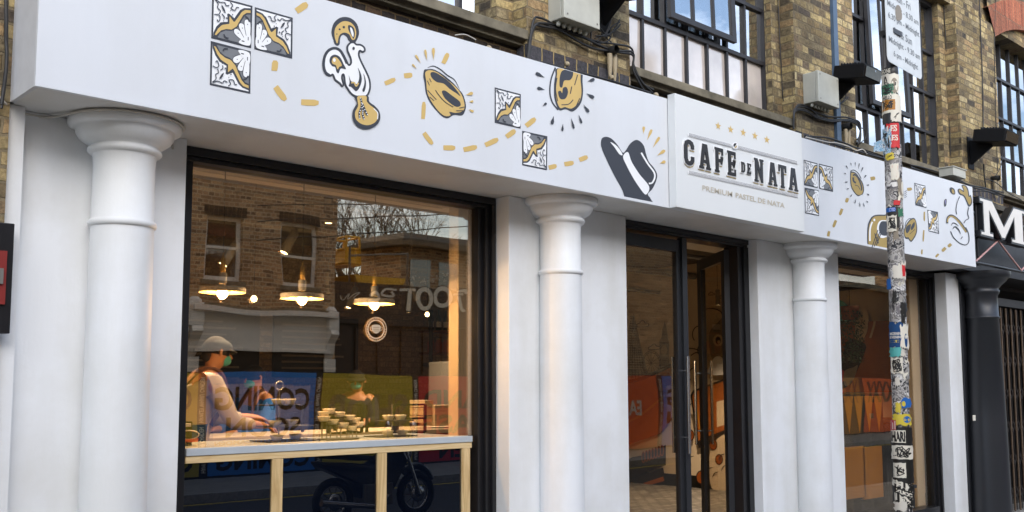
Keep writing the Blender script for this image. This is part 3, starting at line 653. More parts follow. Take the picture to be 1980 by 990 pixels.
a.fill([(375, 458), (400, 510), (406, 560), (388, 618), (362, 646), (342, 632), (322, 612), (303, 605), (310, 570), (303, 520), (320, 565), (345, 572), (365, 590), (384, 555), (386, 505)], 'ink'); a.line([(322, 580), (345, 578), (362, 605), (380, 580)], 12, 'gold')
a.fill([(420, 505), (438, 560), (438, 612), (425, 650), (411, 640), (424, 600), (428, 560)], 'ink'); a.dot(341, 305, 10, 'ink', 13)
a.fill([(352, 688), (366, 740), (335, 800), (332, 860), (355, 910), (400, 943), (460, 948), (520, 920), (552, 870), (546, 810), (510, 765), (466, 730), (452, 684)], 'ink')
a.fill([(372, 690), (440, 686), (446, 728), (472, 758), (515, 792), (534, 840), (516, 890), (460, 917), (400, 906), (360, 870), (352, 815), (376, 762)], 'gold')
a.line([(500, 785), (532, 820), (530, 870)], 7, 'artwhite')
for pts in ([(395, 702), (404, 740), (400, 780), (385, 820), (388, 862)], [(404, 760), (412, 800), (410, 830), (420, 868)], [(408, 750), (425, 795), (445, 835)]):
    a.line(pts, 15, 'ink')
    for i, q in enumerate(catmull(pts, 4, False)):
        if i % 2 == 0: a.dot(q[0], q[1], 4.5, 'artwhite')
a.build('painted_rooster', fb)
# custard tarts
a = newart(); a.xf(740, 60, 3.536)
a.line([(305, 252), (345, 240), (392, 262), (440, 302), (490, 335), (525, 400)], 9, 'ink', taper=True)
a.fill([(282, 268), (300, 262), (345, 262), (400, 290), (470, 345), (520, 400), (550, 440), (568, 510), (556, 560), (535, 578), (485, 575), (440, 597), (395, 575), (330, 500), (296, 430), (284, 350), (276, 310)], 'ink')
a.fill([(290, 285), (320, 268), (370, 282), (440, 335), (500, 385), (540, 440), (558, 505), (548, 545), (500, 560), (455, 553), (462, 576), (430, 582), (390, 558), (338, 492), (305, 425), (296, 340)], 'gold')
a.fill([(325, 290), (345, 280), (385, 298), (450, 345), (500, 400), (530, 445), (500, 425), (455, 395), (415, 360), (370, 350), (335, 322)], 'ink'); a.fill([(403, 415), (425, 408), (470, 440), (522, 480), (530, 510), (500, 518), (455, 490), (420, 455)], 'ink')
for p in ([(303, 340), (318, 372)], [(318, 325), (330, 350)], [(305, 405), (345, 450), (365, 470)], [(318, 450), (350, 478)], [(358, 405), (390, 450), (430, 490), (480, 520)], [(500, 545), (550, 545)], [(520, 528), (556, 520)]): a.line(p, 5, 'ink')
for d in ((200, 228, 230, 260, 12), (222, 165, 258, 222, 14), (287, 130, 300, 205, 16), (343, 118, 345, 200, 20), (612, 425, 565, 438, 24), (615, 482, 586, 484, 16), (617, 552, 584, 536, 16)): a.drop(*d, 'gold')
a.build('painted_tart', fb)
a = newart(); a.xf(740, 60, 3.536)
a.line([(1180, 250), (1150, 330), (1142, 420), (1160, 490), (1200, 540)], 10, 'ink')
a.fill([(1195, 255), (1350, 255), (1365, 350), (1368, 430), (1350, 500), (1300, 550), (1250, 535), (1205, 540), (1175, 470), (1170, 380), (1180, 300)], 'ink')
a.fill([(1205, 255), (1335, 255), (1352, 350), (1357, 430), (1338, 490), (1290, 530), (1245, 520), (1210, 525), (1185, 460), (1182, 380), (1190, 300)], 'gold')
a.fill([(1230, 270), (1290, 262), (1300, 300), (1280, 335), (1240, 340), (1225, 385), (1208, 375), (1210, 310)], 'ink'); a.fill([(1198, 415), (1215, 410), (1225, 425), (1232, 390), (1255, 385), (1265, 420), (1250, 460), (1220, 467), (1203, 448)], 'ink')
for p in ([(1190, 320), (1180, 400), (1195, 480)], [(1220, 505), (1270, 500), (1300, 470)], [(1330, 300), (1310, 370)], [(1345, 460), (1320, 515)], [(1290, 380), (1280, 430)]): a.line(p, 6, 'ink')
for d in ((1045, 288, 1106, 320, 24), (1055, 390, 1106, 402, 22), (1117, 494, 1090, 514, 18), (1154, 637, 1166, 580, 24), (1225, 684, 1229, 632, 15), (1304, 667, 1284, 593, 15), (1357, 630, 1335, 571, 15), (1405, 555, 1367, 502, 20), (1440, 457, 1388, 427, 22), (1443, 330, 1396, 346, 22)): a.drop(*d, 'ink')
a.build('painted_tart', fb)
a = newart(); a.xf(1540, 290, 4.714)
a.line([(490, 195), (520, 183), (560, 210), (590, 262)], 7, 'ink')
a.fill([(488, 210), (500, 195), (540, 210), (580, 262), (605, 305), (615, 360), (605, 400), (585, 412), (560, 420), (530, 395), (502, 350), (490, 300)], 'ink'); a.fill([(495, 220), (510, 208), (545, 225), (578, 275), (600, 320), (606, 365), (595, 400), (560, 410), (532, 385), (508, 345), (497, 300)], 'gold_dark')
a.line([(515, 235), (530, 225), (560, 255), (590, 330), (590, 370)], 14, 'ink'); a.line([(515, 250), (520, 285), (540, 300)], 16, 'ink'); a.line([(530, 320), (560, 330), (575, 360)], 6, 'ink')
for d in ((450, 143, 468, 177, 10), (492, 118, 500, 147, 7), (533, 112, 533, 157, 7), (570, 123, 562, 177, 8), (603, 158, 582, 208, 10), (632, 230, 609, 260, 12), (657, 319, 633, 321, 12), (657, 413, 636, 396, 12), (648, 478, 631, 461, 9), (614, 516, 603, 474, 7), (575, 516, 570, 466, 7), (529, 486, 538, 440, 8), (488, 427, 506, 397, 10), (457, 357, 477, 349, 12), (441, 295, 467, 290, 12), (432, 211, 451, 223, 10)): a.drop(*d, 'ink')
a.build('painted_tart', fb)
a = newart(); a.xf(1740, 330, 5.2125)
a.line([(50, 560), (62, 515), (90, 485), (120, 484)], 6, 'ink')
a.fill([(40, 600), (70, 530), (110, 484), (150, 484), (172, 560), (165, 640), (120, 714), (95, 705), (85, 690), (50, 680)], 'ink'); a.fill([(45, 610), (75, 540), (115, 495), (148, 495), (163, 560), (157, 632), (115, 702), (98, 690), (85, 672), (55, 668)], 'gold_dark')
a.fill([(58, 615), (62, 570), (90, 545), (108, 540), (100, 590), (75, 630)], 'ink'); a.fill([(118, 600), (108, 575), (130, 530), (146, 520), (145, 560)], 'ink'); a.line([(95, 640), (130, 610), (150, 590)], 5, 'ink')
for i in range(4): a.line([(44, 215+i*19), (66, 200+i*20)], 5, 'ink')
a.build('painted_tart', fb)
# guitar-shaped jug, half behind the lamp post
a = newart(); a.xf(1540, 290, 4.714)
a.fill([(650, 880), (645, 720), (665, 640), (710, 595), (800, 590), (840, 600), (840, 900), (700, 905)], 'ink'); a.fill([(660, 900), (657, 720), (678, 645), (715, 606), (800, 602), (830, 610), (830, 910), (720, 905)], 'gold_dark')
a.line([(690, 655), (670, 720), (668, 830)], 14, 'artwhite'); a.dot(708, 638, 9, 'artwhite', 12)
a.fill([(755, 650), (735, 690), (735, 745), (760, 795), (800, 800), (840, 770), (840, 660), (790, 640)], 'artwhite'); a.fill([(770, 655), (752, 690), (752, 740), (775, 775), (820, 780), (840, 750), (840, 660), (800, 650)], 'ink')
for p in ([(685, 890), (740, 730)], [(705, 880), (760, 740)], [(725, 870), (775, 740)], [(710, 760), (745, 850)]): a.line(p, 8, 'ink')
a.build('painted_guitar', fb)
# hat
a = newart(); a.xf(1120, 160, 3.413)
a.fill([(142, 400), (150, 366), (182, 357), (218, 374), (255, 415), (285, 460), (305, 448), (335, 402), (372, 378), (402, 388), (427, 420), (440, 470), (458, 520), (492, 562), (513, 605), (506, 650), (482, 700), (452, 735), (470, 765), (495, 830), (330, 800), (280, 702), (230, 612), (180, 510), (150, 440)], 'ink')
a.fill([(288, 488), (320, 458), (345, 522), (395, 602), (460, 686), (438, 738), (395, 690), (350, 620), (314, 552)], 'artwhite')
a.line([(408, 462), (430, 500), (455, 540), (492, 590), (497, 625), (480, 660), (458, 665)], 11, 'artwhite'); a.fill([(204, 392), (240, 412), (272, 450), (284, 478), (262, 470), (228, 422)], 'artwhite')
for d in ((425, 290, 422, 337, 18), (476, 310, 445, 381, 19), (527, 360, 483, 430, 19), (563, 447, 511, 482, 22), (566, 520, 529, 533, 22)): a.drop(*d, 'gold')
a.build('painted_hat', fb)
# curls, spoon and plate at the far right
a = newart(); a.xf(1740, 330, 5.2125)
a.fill([(620, 150), (660, 145), (688, 190), (700, 250), (712, 245), (728, 310), (715, 350), (690, 362), (670, 320), (640, 260), (600, 240), (580, 200), (600, 180), (640, 200)], 'ink'); a.fill([(630, 158), (655, 156), (680, 200), (690, 262), (708, 265), (718, 310), (700, 345), (680, 310), (650, 252), (610, 230), (592, 202), (605, 190), (640, 215), (645, 190)], 'gold_dark')
a.fill([(500, 180), (520, 168), (550, 190), (555, 235), (530, 238), (505, 215)], 'ink'); a.fill([(520, 190), (540, 195), (548, 228), (528, 225)], 'gold_dark'); a.fill([(445, 300), (468, 288), (465, 350), (445, 360)], 'ink'); a.fill([(450, 305), (460, 300), (458, 345)], 'lilac')
a.line([(475, 530), (478, 480), (510, 452), (560, 475), (620, 540), (670, 620)], 22, 'ink'); a.line([(478, 520), (482, 485), (512, 460), (560, 482), (615, 545), (665, 620)], 14, 'gold_dark')
a.line([(508, 612), (540, 675), (600, 730), (660, 748), (692, 715), (690, 640), (660, 570)], 9, 'ink'); a.line([(515, 555), (530, 528), (560, 535), (590, 560)], 10, 'ink', taper=True); a.line([(530, 590), (550, 565), (585, 590), (610, 640)], 14, 'ink', taper=True); a.line([(610, 690), (628, 665)], 8, 'ink')
a.line([(600, 260), (575, 320), (562, 390), (570, 440)], 7, 'ink'); a.line([(690, 370), (680, 430), (690, 480), (660, 500), (640, 530)], 8, 'ink')
a.build('painted_plate', fb)

# raised sign box
SB = thing('shop_sign', 'square white sign box with raised black cafe name and five gold stars', 'sign', (6.7, -.5, 3.3))
SY = -.525
mb = MB(); mb.box(5.835, 7.60, SY, FY-.0045, ZS-.004, 3.785, 'signwhite'); mb.build('sign_box', SB, .004)
def sgn(x, y): return onY(x, y, SY)
for x, y in ((437, 117), (557, 151), (677, 181), (789, 211), (903, 249)):
    pts = []
    for i in range(10):
        r = (30, 12)[i % 2]; an = PI*i/5; pts.append((x+r*math.sin(an)*1.0, y-r*math.cos(an)*1.35+r*math.sin(an)*.28))
    a = Art(sgn, (0, -1, 0), .002); a.xf(1300, 220, 4.95); a.fill(pts, 'gold', False); a.build('star', SB)
for nm, yy0, yy1 in (('upper_rule', (187, 457), 0), ('lower_rule', (547, 777), 0)):
    a = Art(sgn, (0, -1, 0), .004); a.xf(1300, 220, 4.95); l, r = yy0
    f = lambda x, o: l+o+(r-l)*(x-145)/1050
    xs = ((145, 558), (612, 1195)) if nm == 'upper_rule' else ((145, 1200),)
    for xa_, xb_ in xs:
        a.fill([(xa_, f(xa_, -3)), (xb_, f(xb_, -3)), (xb_, f(xb_, 29)), (xa_, f(xa_, 29))], 'artwhite', False)
        for o in (1, 9, 17, 25): a.line([(xa_+8, f(xa_, o)), (xb_-4, f(xb_, o))], 3.0, 'ink', False)
    a.build('ruled_line', SB)
# slab letters: outlines on a unit cell, holes listed after
G = {
 'C': ([(1, .66), (1, .80), (.86, .94), (.62, 1), (.38, 1), (.12, .92), (0, .74), (0, .26), (.12, .08), (.38, 0), (.62, 0), (.86, .06), (1, .20), (1, .36), (.68, .36), (.68, .24), (.58, .16), (.42, .16), (.34, .26), (.34, .74), (.42, .84), (.58, .84), (.68, .76), (.68, .66)], []),
 'A': ([(.0, 0), (.40, 0), (.40, .09), (.34, .09), (.37, .24), (.63, .24), (.66, .09), (.60, .09), (.60, 0), (1, 0), (1, .09), (.93, .09), (.70, 1), (.30, 1), (.07, .09), (0, .09)], [[(.42, .37), (.50, .72), (.58, .37)]]),
 'F': ([(0, 0), (.52, 0), (.52, .09), (.44, .09), (.44, .42), (.70, .42), (.70, .34), (.82, .34), (.82, .66), (.70, .66), (.70, .56), (.44, .56), (.44, .86), (.80, .86), (.80, .72), (1, .72), (1, 1), (0, 1), (0, .91), (.09, .91), (.09, .09), (0, .09)], []),
 'E': ([(0, 0), (1, 0), (1, .28), (.82, .28), (.82, .14), (.44, .14), (.44, .43), (.66, .43), (.66, .34), (.80, .34), (.80, .66), (.66, .66), (.66, .57), (.44, .57), (.44, .86), (.82, .86), (.82, .72), (1, .72), (1, 1), (0, 1), (0, .91), (.09, .91), (.09, .09), (0, .09)], []),
 'D': ([(0, 0), (.60, 0), (.88, .08), (1, .28), (1, .72), (.88, .92), (.60, 1), (0, 1), (0, .90), (.08, .90), (.08, .10), (0, .10)], [[(.42, .16), (.42, .84), (.56, .84), (.65, .74), (.65, .26), (.56, .16)]]),
 'N': ([(0, 0), (.42, 0), (.42, .09), (.33, .09), (.33, .60), (.70, 0), (.92, 0), (.92, .91), (1, .91), (1, 1), (.58, 1), (.58, .91), (.66, .91), (.66, .48), (.36, 1), (0, 1), (0, .91), (.08, .91), (.08, .09), (0, .09)], []),
 'T': ([(.24, 0), (.76, 0), (.76, .09), (.67, .09), (.67, .86), (.82, .86), (.82, .70), (1, .70), (1, 1), (0, 1), (0, .70), (.18, .70), (.18, .86), (.33, .86), (.33, .09), (.24, .09)], []),
 'M': ([(0, 0), (.26, 0), (.26, .07), (.19, .07), (.19, .74), (.47, .05), (.54, .05), (.80, .76), (.80, .07), (.72, .07), (.72, 0), (1.08, 0), (1.08, .07), (1.0, .07), (1.0, .93), (1.06, .93), (1.06, 1), (.80, 1), (.53, .34), (.27, 1), (0, 1), (0, .93), (.07, .93), (.07, .07), (0, .07)], [])}
def solid_letter(mb, ch, x0, x1, z0, z1, y, depth, ma, side=None, grow=0.0):
    """letter cut from sheet: front face at y-depth, back at y; grow fattens the outline"""
    out, holes = G[ch]; W, H = x1-x0, z1-z0
    def off(lp, g):
        P = [Vector((x0+u*W, z0+v*H)) for u, v in lp]; n = len(P); A = sum(P[i].x*P[(i+1) % n].y-P[(i+1) % n].x*P[i].y for i in range(n)); sg = 1 if A > 0 else -1; Q = []
        for i in range(n):
            e1 = (P[i]-P[i-1]).normalized(); e2 = (P[(i+1) % n]-P[i]).normalized(); n1 = Vector((e1.y, -e1.x))*sg; n2 = Vector((e2.y, -e2.x))*sg
            k = n1+n2; d = k.length_squared; Q.append(P[i]+(k*(2/d) if d > .3 else n1)*g)
        return Q
    loops = [off(out, grow)]+[off(h, -grow) for h in holes]
    tri = tessellate_polygon([[Vector((p.x, p.y, 0)) for p in lp] for lp in loops]); fl = [p for lp in loops for p in lp]
    mb.add([(p.x, y-depth, p.y) for p in fl], [t if ((fl[t[1]]-fl[t[0]]).cross(fl[t[2]]-fl[t[0]])) > 0 else t[::-1] for t in tri], ma)
    for lp in loops:
        n = len(lp); vs = [(p.x, y-depth, p.y) for p in lp]+[(p.x, y, p.y) for p in lp]
        mb.add(vs, [(i, (i+1) % n, (i+1) % n+n, i+n) for i in range(n)], side or ma)
zb, zt_ = 3.258, 3.452
LET = [('C', 120, 216), ('A', 264, 374), ('F', 414, 494), ('E', 535, 614), ('N', 792, 880), ('A', 925, 1008), ('T', 1024, 1098), ('A', 1120, 1208)]
for li, (ch, a0, a1) in enumerate(LET):
    ym = 256+(a0-120)*.245+105
    xa_ = onY(1300+a0/4.95, 220+ym/4.95, SY-.02).x; xb_ = onY(1300+a1/4.95, 220+ym/4.95, SY-.02).x
    mb = MB()
    solid_letter(mb, ch, xa_+.008, xb_+.008, zb-.009, zt_-.009, SY-.0005-li*.0003, .004, 'lettergold', grow=.006)
    solid_letter(mb, ch, xa_, xb_, zb, zt_, SY-.0005, .008+li*.0003, 'artwhite', grow=.008)
    solid_letter(mb, ch, xa_, xb_, zb, zt_, SY-.0112, .004, 'letter')
    mb.build('letter', SB)
for ch, a0, a1 in (('D', 667, 704), ('E', 725, 761)):
    ym = 505+(a0-667)*.245; xa_ = onY(1300+a0/4.95, 220+ym/4.95, SY-.02).x; xb_ = onY(1300+a1/4.95, 220+ym/4.95, SY-.02).x
    zc = onY(1300+a0/4.95, 220+ym/4.95, SY-.02).z; mb = MB()
    solid_letter(mb, ch, xa_, xb_, zc-.042, zc+.042, SY-.0005, .009, 'artwhite', grow=.007); solid_letter(mb, ch, xa_, xb_, zc-.042, zc+.042, SY-.0105, .004, 'letter'); mb.build('letter', SB)
a = Art(sgn, (0, -1, 0), .014); a.xf(1300, 220, 4.95)   # the accent
a.fill([(560, 300), (570, 280), (600, 278), (612, 300), (608, 335), (580, 340), (566, 320)], 'artwhite'); a.fill([(570, 310), (575, 290), (592, 284), (600, 290), (582, 318)], 'letter'); a.fill([(578, 328), (600, 305), (604, 318), (588, 334)], 'lettergold'); a.build('accent', SB)
mb = MB()
def band(t0, t1): return lambda u, v: onY(1300+(285+(1072-285)*(t0+(t1-t0)*u))/4.95, 220+((735+(905-735)*(t0+(t1-t0)*u))*(1-v)+(684+(856-684)*(t0+(t1-t0)*u))*v)/4.95, SY)
text_on(mb, 'PREMIUM', band(0, .365), (0, -1, 0), 'textgold', .004, .003); text_on(mb, 'PASTEL DE NATA', band(.405, 1), (0, -1, 0), 'textgold', .018, .003)
mb.build('tagline', SB)

# ------------------------------------------------------------------ big window
BW = thing('shop_window', 'large black framed cafe window between first two white columns', 'window', (3.4, .2, 0))
def window_frame(par, x0, x1, zb_, zt2, y=.13, jamb=.12):
    mb = MB()
    mb.box(x0, x1, y, y+.16, zt2-.075, ZS-.003, 'black'); mb.box(x0, x1, y+.03, y+.17, zt2-.10, zt2-.075, 'black')
    for s, xe in ((1, x0), (-1, x1)):
        mb.box(xe, xe+s*.035, y, y+.16, 0, zt2-.075, 'black'); mb.box(xe+s*.035, xe+s*.075, y+.025, y+.16, 0, zt2-.10, 'black'); mb.box(xe+s*.075, xe+s*jamb, y+.055, y+.16, 0, zt2-.10, 'black')
    mb.box(x0+jamb, x1-jamb, y, y+.16, 0, zb_, 'black')
    return mb.build('frame', par, .002)
window_frame(BW, 2.30, 4.632, .25, 2.955)
mb = MB(); mb.box(2.42, 4.515, GL, GL+.008, 1.281, 2.86, 'glass'); mb.build('glazing', BW)
# round window sticker: ring with a mask drawing
a = Art(lambda x, y: onY(x, y, GL), (0, -1, 0), .001); a.xf(640, 480, 4.5)
cx_, cy_ = 392, 705
def ell(rx, ry, n=40, c=(392, 705)): return [(c[0]+rx*math.cos(2*PI*i/n), c[1]+ry*math.sin(2*PI*i/n)) for i in range(n)]
a.fill(ell(75, 84), 'mural_cream', False, [ell(66, 75)]); a.fill([(355, 675), (392, 665), (428, 675), (425, 720), (392, 742), (360, 720)], 'mural_cream'); a.line([(355, 685), (340, 690), (345, 715), (360, 718)], 4, 'mural_cream'); a.line([(430, 685), (444, 690), (438, 715), (425, 718)], 4, 'mural_cream')
for y in (690, 705, 720): a.line([(366, y), (420, y)], 3, 'mural_brown', False)
a.fill(ell(92, 106), 'mural_cream', False, [ell(88, 101)])
for i in range(26):
    an = 2*PI*i/26; a.line([(392+80*math.cos(an), 705+91*math.sin(an)), (392+86*math.cos(an), 705+98*math.sin(an))], 9, 'mural_cream', False)
a.build('mask_sticker', BW)
# second window
BW2 = thing('shop_window', 'black framed cafe window at the far right behind the stickered post', 'window', (10.3, .2, 0))
window_frame(BW2, 9.106, 11.557, .25, 2.955)
mb = MB(); mb.box(9.226, 11.437, GL, GL+.008, .25, 2.86, 'door_glass'); mb.build('glazing', BW2)

# ------------------------------------------------------------------ entrance
DR = thing('entrance', 'black glazed double entrance with its right leaf swung inward', 'door', (6.8, .15, 0))
mb = MB()
mb.box(5.874, 7.671, .10, .26, 2.862, ZS-.003, 'black'); mb.box(5.874, 7.671, .085, .10, 2.885, 2.925, 'black')
mb.box(5.874, 5.93, .11, .26, 0, 2.862, 'black'); mb.box(7.53, 7.671, .11, .26, 0, 2.862, 'black'); mb.box(7.60, 7.671, .09, .11, 0, 2.862, 'black')
mb.build('door_frame', DR, .002)
def leaf(w, h):
    """glazed leaf from hinge (x=0) to free edge (x=w)"""
    mb = MB(); mb.box(0, .09, 0, .05, 0, h, 'door_metal'); mb.box(w-.11, w, 0, .05, 0, h, 'door_metal'); mb.box(.09, w-.11, 0, .05, h-.10, h, 'door_metal'); mb.box(.09, w-.11, 0, .05, 0, .20, 'door_metal')
    g = MB(); g.box(.09, w-.11, .022, .028, .20, h-.10, 'door_glass')
    hd = []
    for yy in (-.055, .105):
        k = MB(); k.tube([(w-.055, yy, .92), (w-.055, yy, 1.72)], .014, 'steel', 12)
        for z in (1.05, 1.6): k.tube([(w-.055, yy, z), (w-.055, .025, z)], .008, 'steel', 8)
        hd.append(k)
    return mb, g, hd
def place_leaf(hx, hy, ang, w, name='door_leaf'):
    mb, g, hd = leaf(w, 2.70); R = Matrix.Rotation(ang, 4, 'Z'); Tt = Matrix.Translation((hx, hy, .14)) @ R
    o = None
    for k, nm in [(mb, name), (g, 'glazing')]+[(h, 'pull_handle') for h in hd]:
        k.v = [tuple(Tt @ Vector(v)) for v in k.v]
        if o is None: o = k.build(nm, DR, .002)
        else: k.build(nm, o)
    return o
place_leaf(5.932, .14, 0, .86)
place_leaf(7.528, .20, math.radians(180-126), .80)
mb = MB(); mb.box(6.735, 6.80, .12, .17, .14, 2.86, 'door_metal'); mb.build('meeting_post', DR)
# ------------------------------------------------------------------ electrical clutter on the wall
def wp(pts, y): return [onY(a, b_, y) if len(q) == 2 else onY(a, b_, q[2]) for q in pts for a, b_ in [q[:2]]]
def smooth3(P, n=5):
    out = []; k = len(P)
    for i in range(k-1):
        a, b_, c, d = P[max(0, i-1)], P[i], P[i+1], P[min(k-1, i+2)]
        for t in range(n):
            t /= n; out.append(.5*((2*b_)+(c-a)*t+(2*a-5*b_+4*c-d)*t*t+(3*b_-a-3*c+d)*t**3))
    out.append(P[-1]); return out
def cable(pts, r, ma, label, y=-.13, cat='cable', strands=1, spread=.018, group=None, name='cable'):
    mb = MB(); P = smooth3(wp(pts, y)); r *= .78
    for s in range(strands):
        ph = random.uniform(0, 6)
        Q = [p+Vector((0, -abs(math.sin(i*.35+ph))*spread*.5*(strands > 1), math.sin(i*.27+ph)*spread*(strands > 1)+(s-strands/2)*r*1.6)) for i, p in enumerate(P)]
        mb.tube(Q, r*random.uniform(.8, 1.1), ma, 6)
    return tag(mb.build(name), label, cat, group)
def junction(xl, xr, z0, z1, label):
    o = thing('junction_box', label, 'junction box', ((xl+xr)/2, PF, z0))
    mb = MB(); mb.box(xl, xr, PF-.13, PF+.001, z0, z1, 'plastic_grey'); mb.build('case', o, .008)
    mb = MB(); mb.box(xl-.003, xr+.003, PF-.165, PF-.1315, z0-.003, z1+.003, 'plastic_grey'); 
    for x in (xl+.03, xr-.03):
        for z in (z0+.03, z1-.03): mb.lathe([(.008, -.168), (.001, -.169)], (x, PF, z), 'lampgrey', 8, axis='y')
    mb.build('lid', o, .006)
    for i in range(6):
        x = xl+.035+(xr-xl-.09)*i/5; mb = MB(); mb.lathe([(.012, 0), (.017, -.004), (.017, -.022), (.012, -.034), (.004, -.036)], (x, PF-.07, z0), 'plastic_grey', 10); mb.build('cable_gland', o)
junction(4.93, 5.30, 4.21, 4.62, 'pale grey junction box on brick pier above the striped custard tart drawing')
junction(8.37, 8.745, 4.285, 4.58, 'pale grey junction box beneath black floodlight on the pier above the sign box')
def floodlight(x, z, y, label, yaw=0, s=1.0):
    o = thing('floodlight', label, 'floodlight', (x, PF, z))
    mb = MB(); mb.prism([(x-.02, PF, z-.22*s), (x-.02, PF, z+.05*s), (x-.02, PF-.20*s, z+.0*s), (x-.02, PF-.24*s, z-.05*s)], (.04, 0, 0), 'flood'); mb.box(x-.07*s, x+.07*s, PF-.012, PF, z-.26*s, z+.08*s, 'flood')
    mb.build('bracket', o, .002)
    R = Matrix.Rotation(math.radians(yaw), 3, 'Z') @ Matrix.Rotation(math.radians(10), 3, 'X'); piv = (x, PF-.12, z+.02)
    mb = MB(); mb.box(x-.17*s, x+.17*s, PF-.42*s, PF-.10*s, z-.01, z+.12*s, 'flood', R, piv)
    for i in range(8): mb.box(x-.165*s, x+.165*s, PF-(.385-.03*i)*s, PF-(.375-.03*i)*s, z+.122*s, z+.142*s, 'flood', R, piv)
    mb.build('housing', o, .008)
    mb = MB(); mb.box(x-.15*s, x+.15*s, PF-.432*s, PF-.423*s, z+.005, z+.105*s, 'far_glass', R, piv); mb.build('lens', o)
    mb = MB(); mb.lathe([(.012, -.44), (.002, -.443)], (x+.03, PF, z+.03), 'steel', 10, axis='y'); mb.build('label_plate', o)
floodlight(5.52, 4.55, 0, 'black floodlight at the top edge, right of the first junction box')
floodlight(8.93, 4.60, 0, 'black floodlight fixed just right of the small grey box above the sign')
floodlight(12.16, 4.52, 0, 'black floodlight on the pier above the neighbouring letter M', s=1.15)
# insulators and pipe
def insulator(px, py, label):
    p = onY(px, py, PF-.05); o = thing('cable_insulator', label, 'insulator', p)
    mb = MB(); mb.lathe([(.03, -.05), (.035, -.03), (.035, .05), (.02, .06)], p, 'cable', 14, axis='y'); mb.build('clamp', o)
    for dx in (-.025, .03):
        mb = MB(); mb.lathe([(.02, 0), (.022, -.05), (.017, -.13), (.008, -.20), (.005, -.22)], (p.x+dx, p.y, p.z-.03), 'cable_clip', 10); mb.build('tube', o)
insulator(1183, 98, 'brown twin tube cable clamp on the pier right of the upper tart')
insulator(1637, 245, 'twin tube cable clamp above the right fascia, left of the lamp post')
insulator(1925, 345, 'twin tube cable clamp above the neighbouring letter M')
p0 = onY(1596, 40, PF); mb = MB(); mb.box(8.93, 9.01, PF-.035, PF-.001, 4.01, 6.2, 'conduit'); tag(mb.build('grey_conduit'), 'flat blue grey conduit running up the pier behind a floodlight', 'conduit')
# cables
cable([(1018, 122), (1022, 92), (1030, 48), (1045, 42), (1075, 52), (1110, 66), (1150, 84), (1190, 94), (1222, 100), (1224, 130), (1240, 160), (1262, 180)], .011, 'cable', 'thick bundle of black cables sagging across the pier under the first junction box', strands=4, name='cable_bundle')
cable([(1016, 112), (1060, 122), (1100, 134), (1150, 146), (1200, 160), (1258, 178)], .010, 'cable', 'black cable clipped along the ledge above the upper tart', y=-.17)
cable([(1085, 46), (1098, 60), (1120, 70), (1160, 82)], .007, 'cable', 'thin cable dropping from the glands of the first junction box')
cable([(1137, 0), (1140, 25), (1155, 45), (1165, 62), (1175, 72)], .008, 'cable', 'cable hanging from the topmost floodlight')
for i, (q, nm) in enumerate((([(1178, 0), (1178, 30), (1170, 62), (1160, 72)], 'left'), ([(1197, 38), (1182, 55), (1170, 70), (1150, 78)], 'right'))):
    cable(q, .007, 'cable', 'tangle of cable ends %s of the topmost floodlight bracket' % ('below' if i == 0 else 'sticking up right'), strands=3, spread=.03)
cable([(1141, 80), (1142, 55), (1150, 50), (1160, 55), (1172, 66), (1180, 76), (1172, 84), (1150, 82)], .008, 'cable', 'looped black cable hanging beside the topmost floodlight', strands=2, spread=.02)
cable([(1533, 246), (1534, 225), (1540, 208), (1560, 208), (1580, 222), (1605, 232), (1640, 232), (1660, 240), (1662, 262), (1656, 275)], .011, 'cable', 'thick bundle of black cables running under the small grey box', strands=4, name='cable_bundle')
cable([(1636, 168), (1634, 190), (1625, 200), (1637, 192), (1640, 186), (1628, 196), (1622, 205), (1620, 225)], .006, 'cable', 'thin looped cable hanging from the middle floodlight')
cable([(1662, 246), (1672, 250), (1674, 265), (1662, 276), (1655, 272)], .006, 'cable', 'small cable loop in front of the window left of the lamp post')
cable([(1556, 264), (1590, 270), (1620, 276), (1650, 284), (1676, 296), (1710, 308)], .010, 'cable', 'black cables lying along the top of the right fascia', y=-.30, strands=3)
cable([(1558, 264, -.40), (1600, 274, -.40), (1615, 275, -.4), (1640, 282, -.4), (1655, 290, -.4), (1668, 288, -.4), (1676, 297, -.4)], .008, 'cable_white', 'white cable lying along the top of the right fascia', strands=1)
cable([(880, 67, -.42), (900, 66, -.42), (920, 76, -.42)], .005, 'cable_white', 'thin white wire looping over the fascia above first tart')
cable([(1760, 322), (1800, 335), (1850, 350), (1880, 362), (1905, 366), (1940, 376)], .012, 'cable', 'black cables along the roofline beside the letter M', y=-.25, strands=4)
cable([(1905, 345), (1925, 352), (1950, 372), (1975, 386)], .008, 'cable', 'black cable crossing from the clamp down to the letter M', y=-.2)
cable([(1504, -10), (1507, 60), (1511, 140), (1514, 190), (1522, 212)], .006, 'cable', 'thin black cable down the brick reveal left of the small grey box', y=.03)
cable([(1823, -10), (1829, 80), (1835, 200), (1838, 300)], .006, 'cable', 'thin black cable running down the reveal left of the rightmost pier', y=.03)
cable([(1893, -10), (1896, 60), (1900, 160), (1901, 250)], .011, 'cable', 'black cable dropping to the rightmost floodlight', y=-.115)
cable([(1925, -10), (1923, 90), (1925, 200), (1929, 330)], .006, 'cable', 'thin black cable down the right edge of the rightmost pier', y=-.112)
cable([(1901, 318), (1903, 345), (1905, 362)], .009, 'cable', 'short cables below the rightmost floodlight', strands=3)
cable([(1940, 290), (1935, 320), (1925, 340)], .006, 'cable', 'thin cable hanging off the rightmost floodlight', y=-.2)
cable([(1003, -10), (1001, 20), (1002, 35), (1010, 55)], .006, 'cable', 'thin black cable on the reveal left of the first junction box', y=.03)
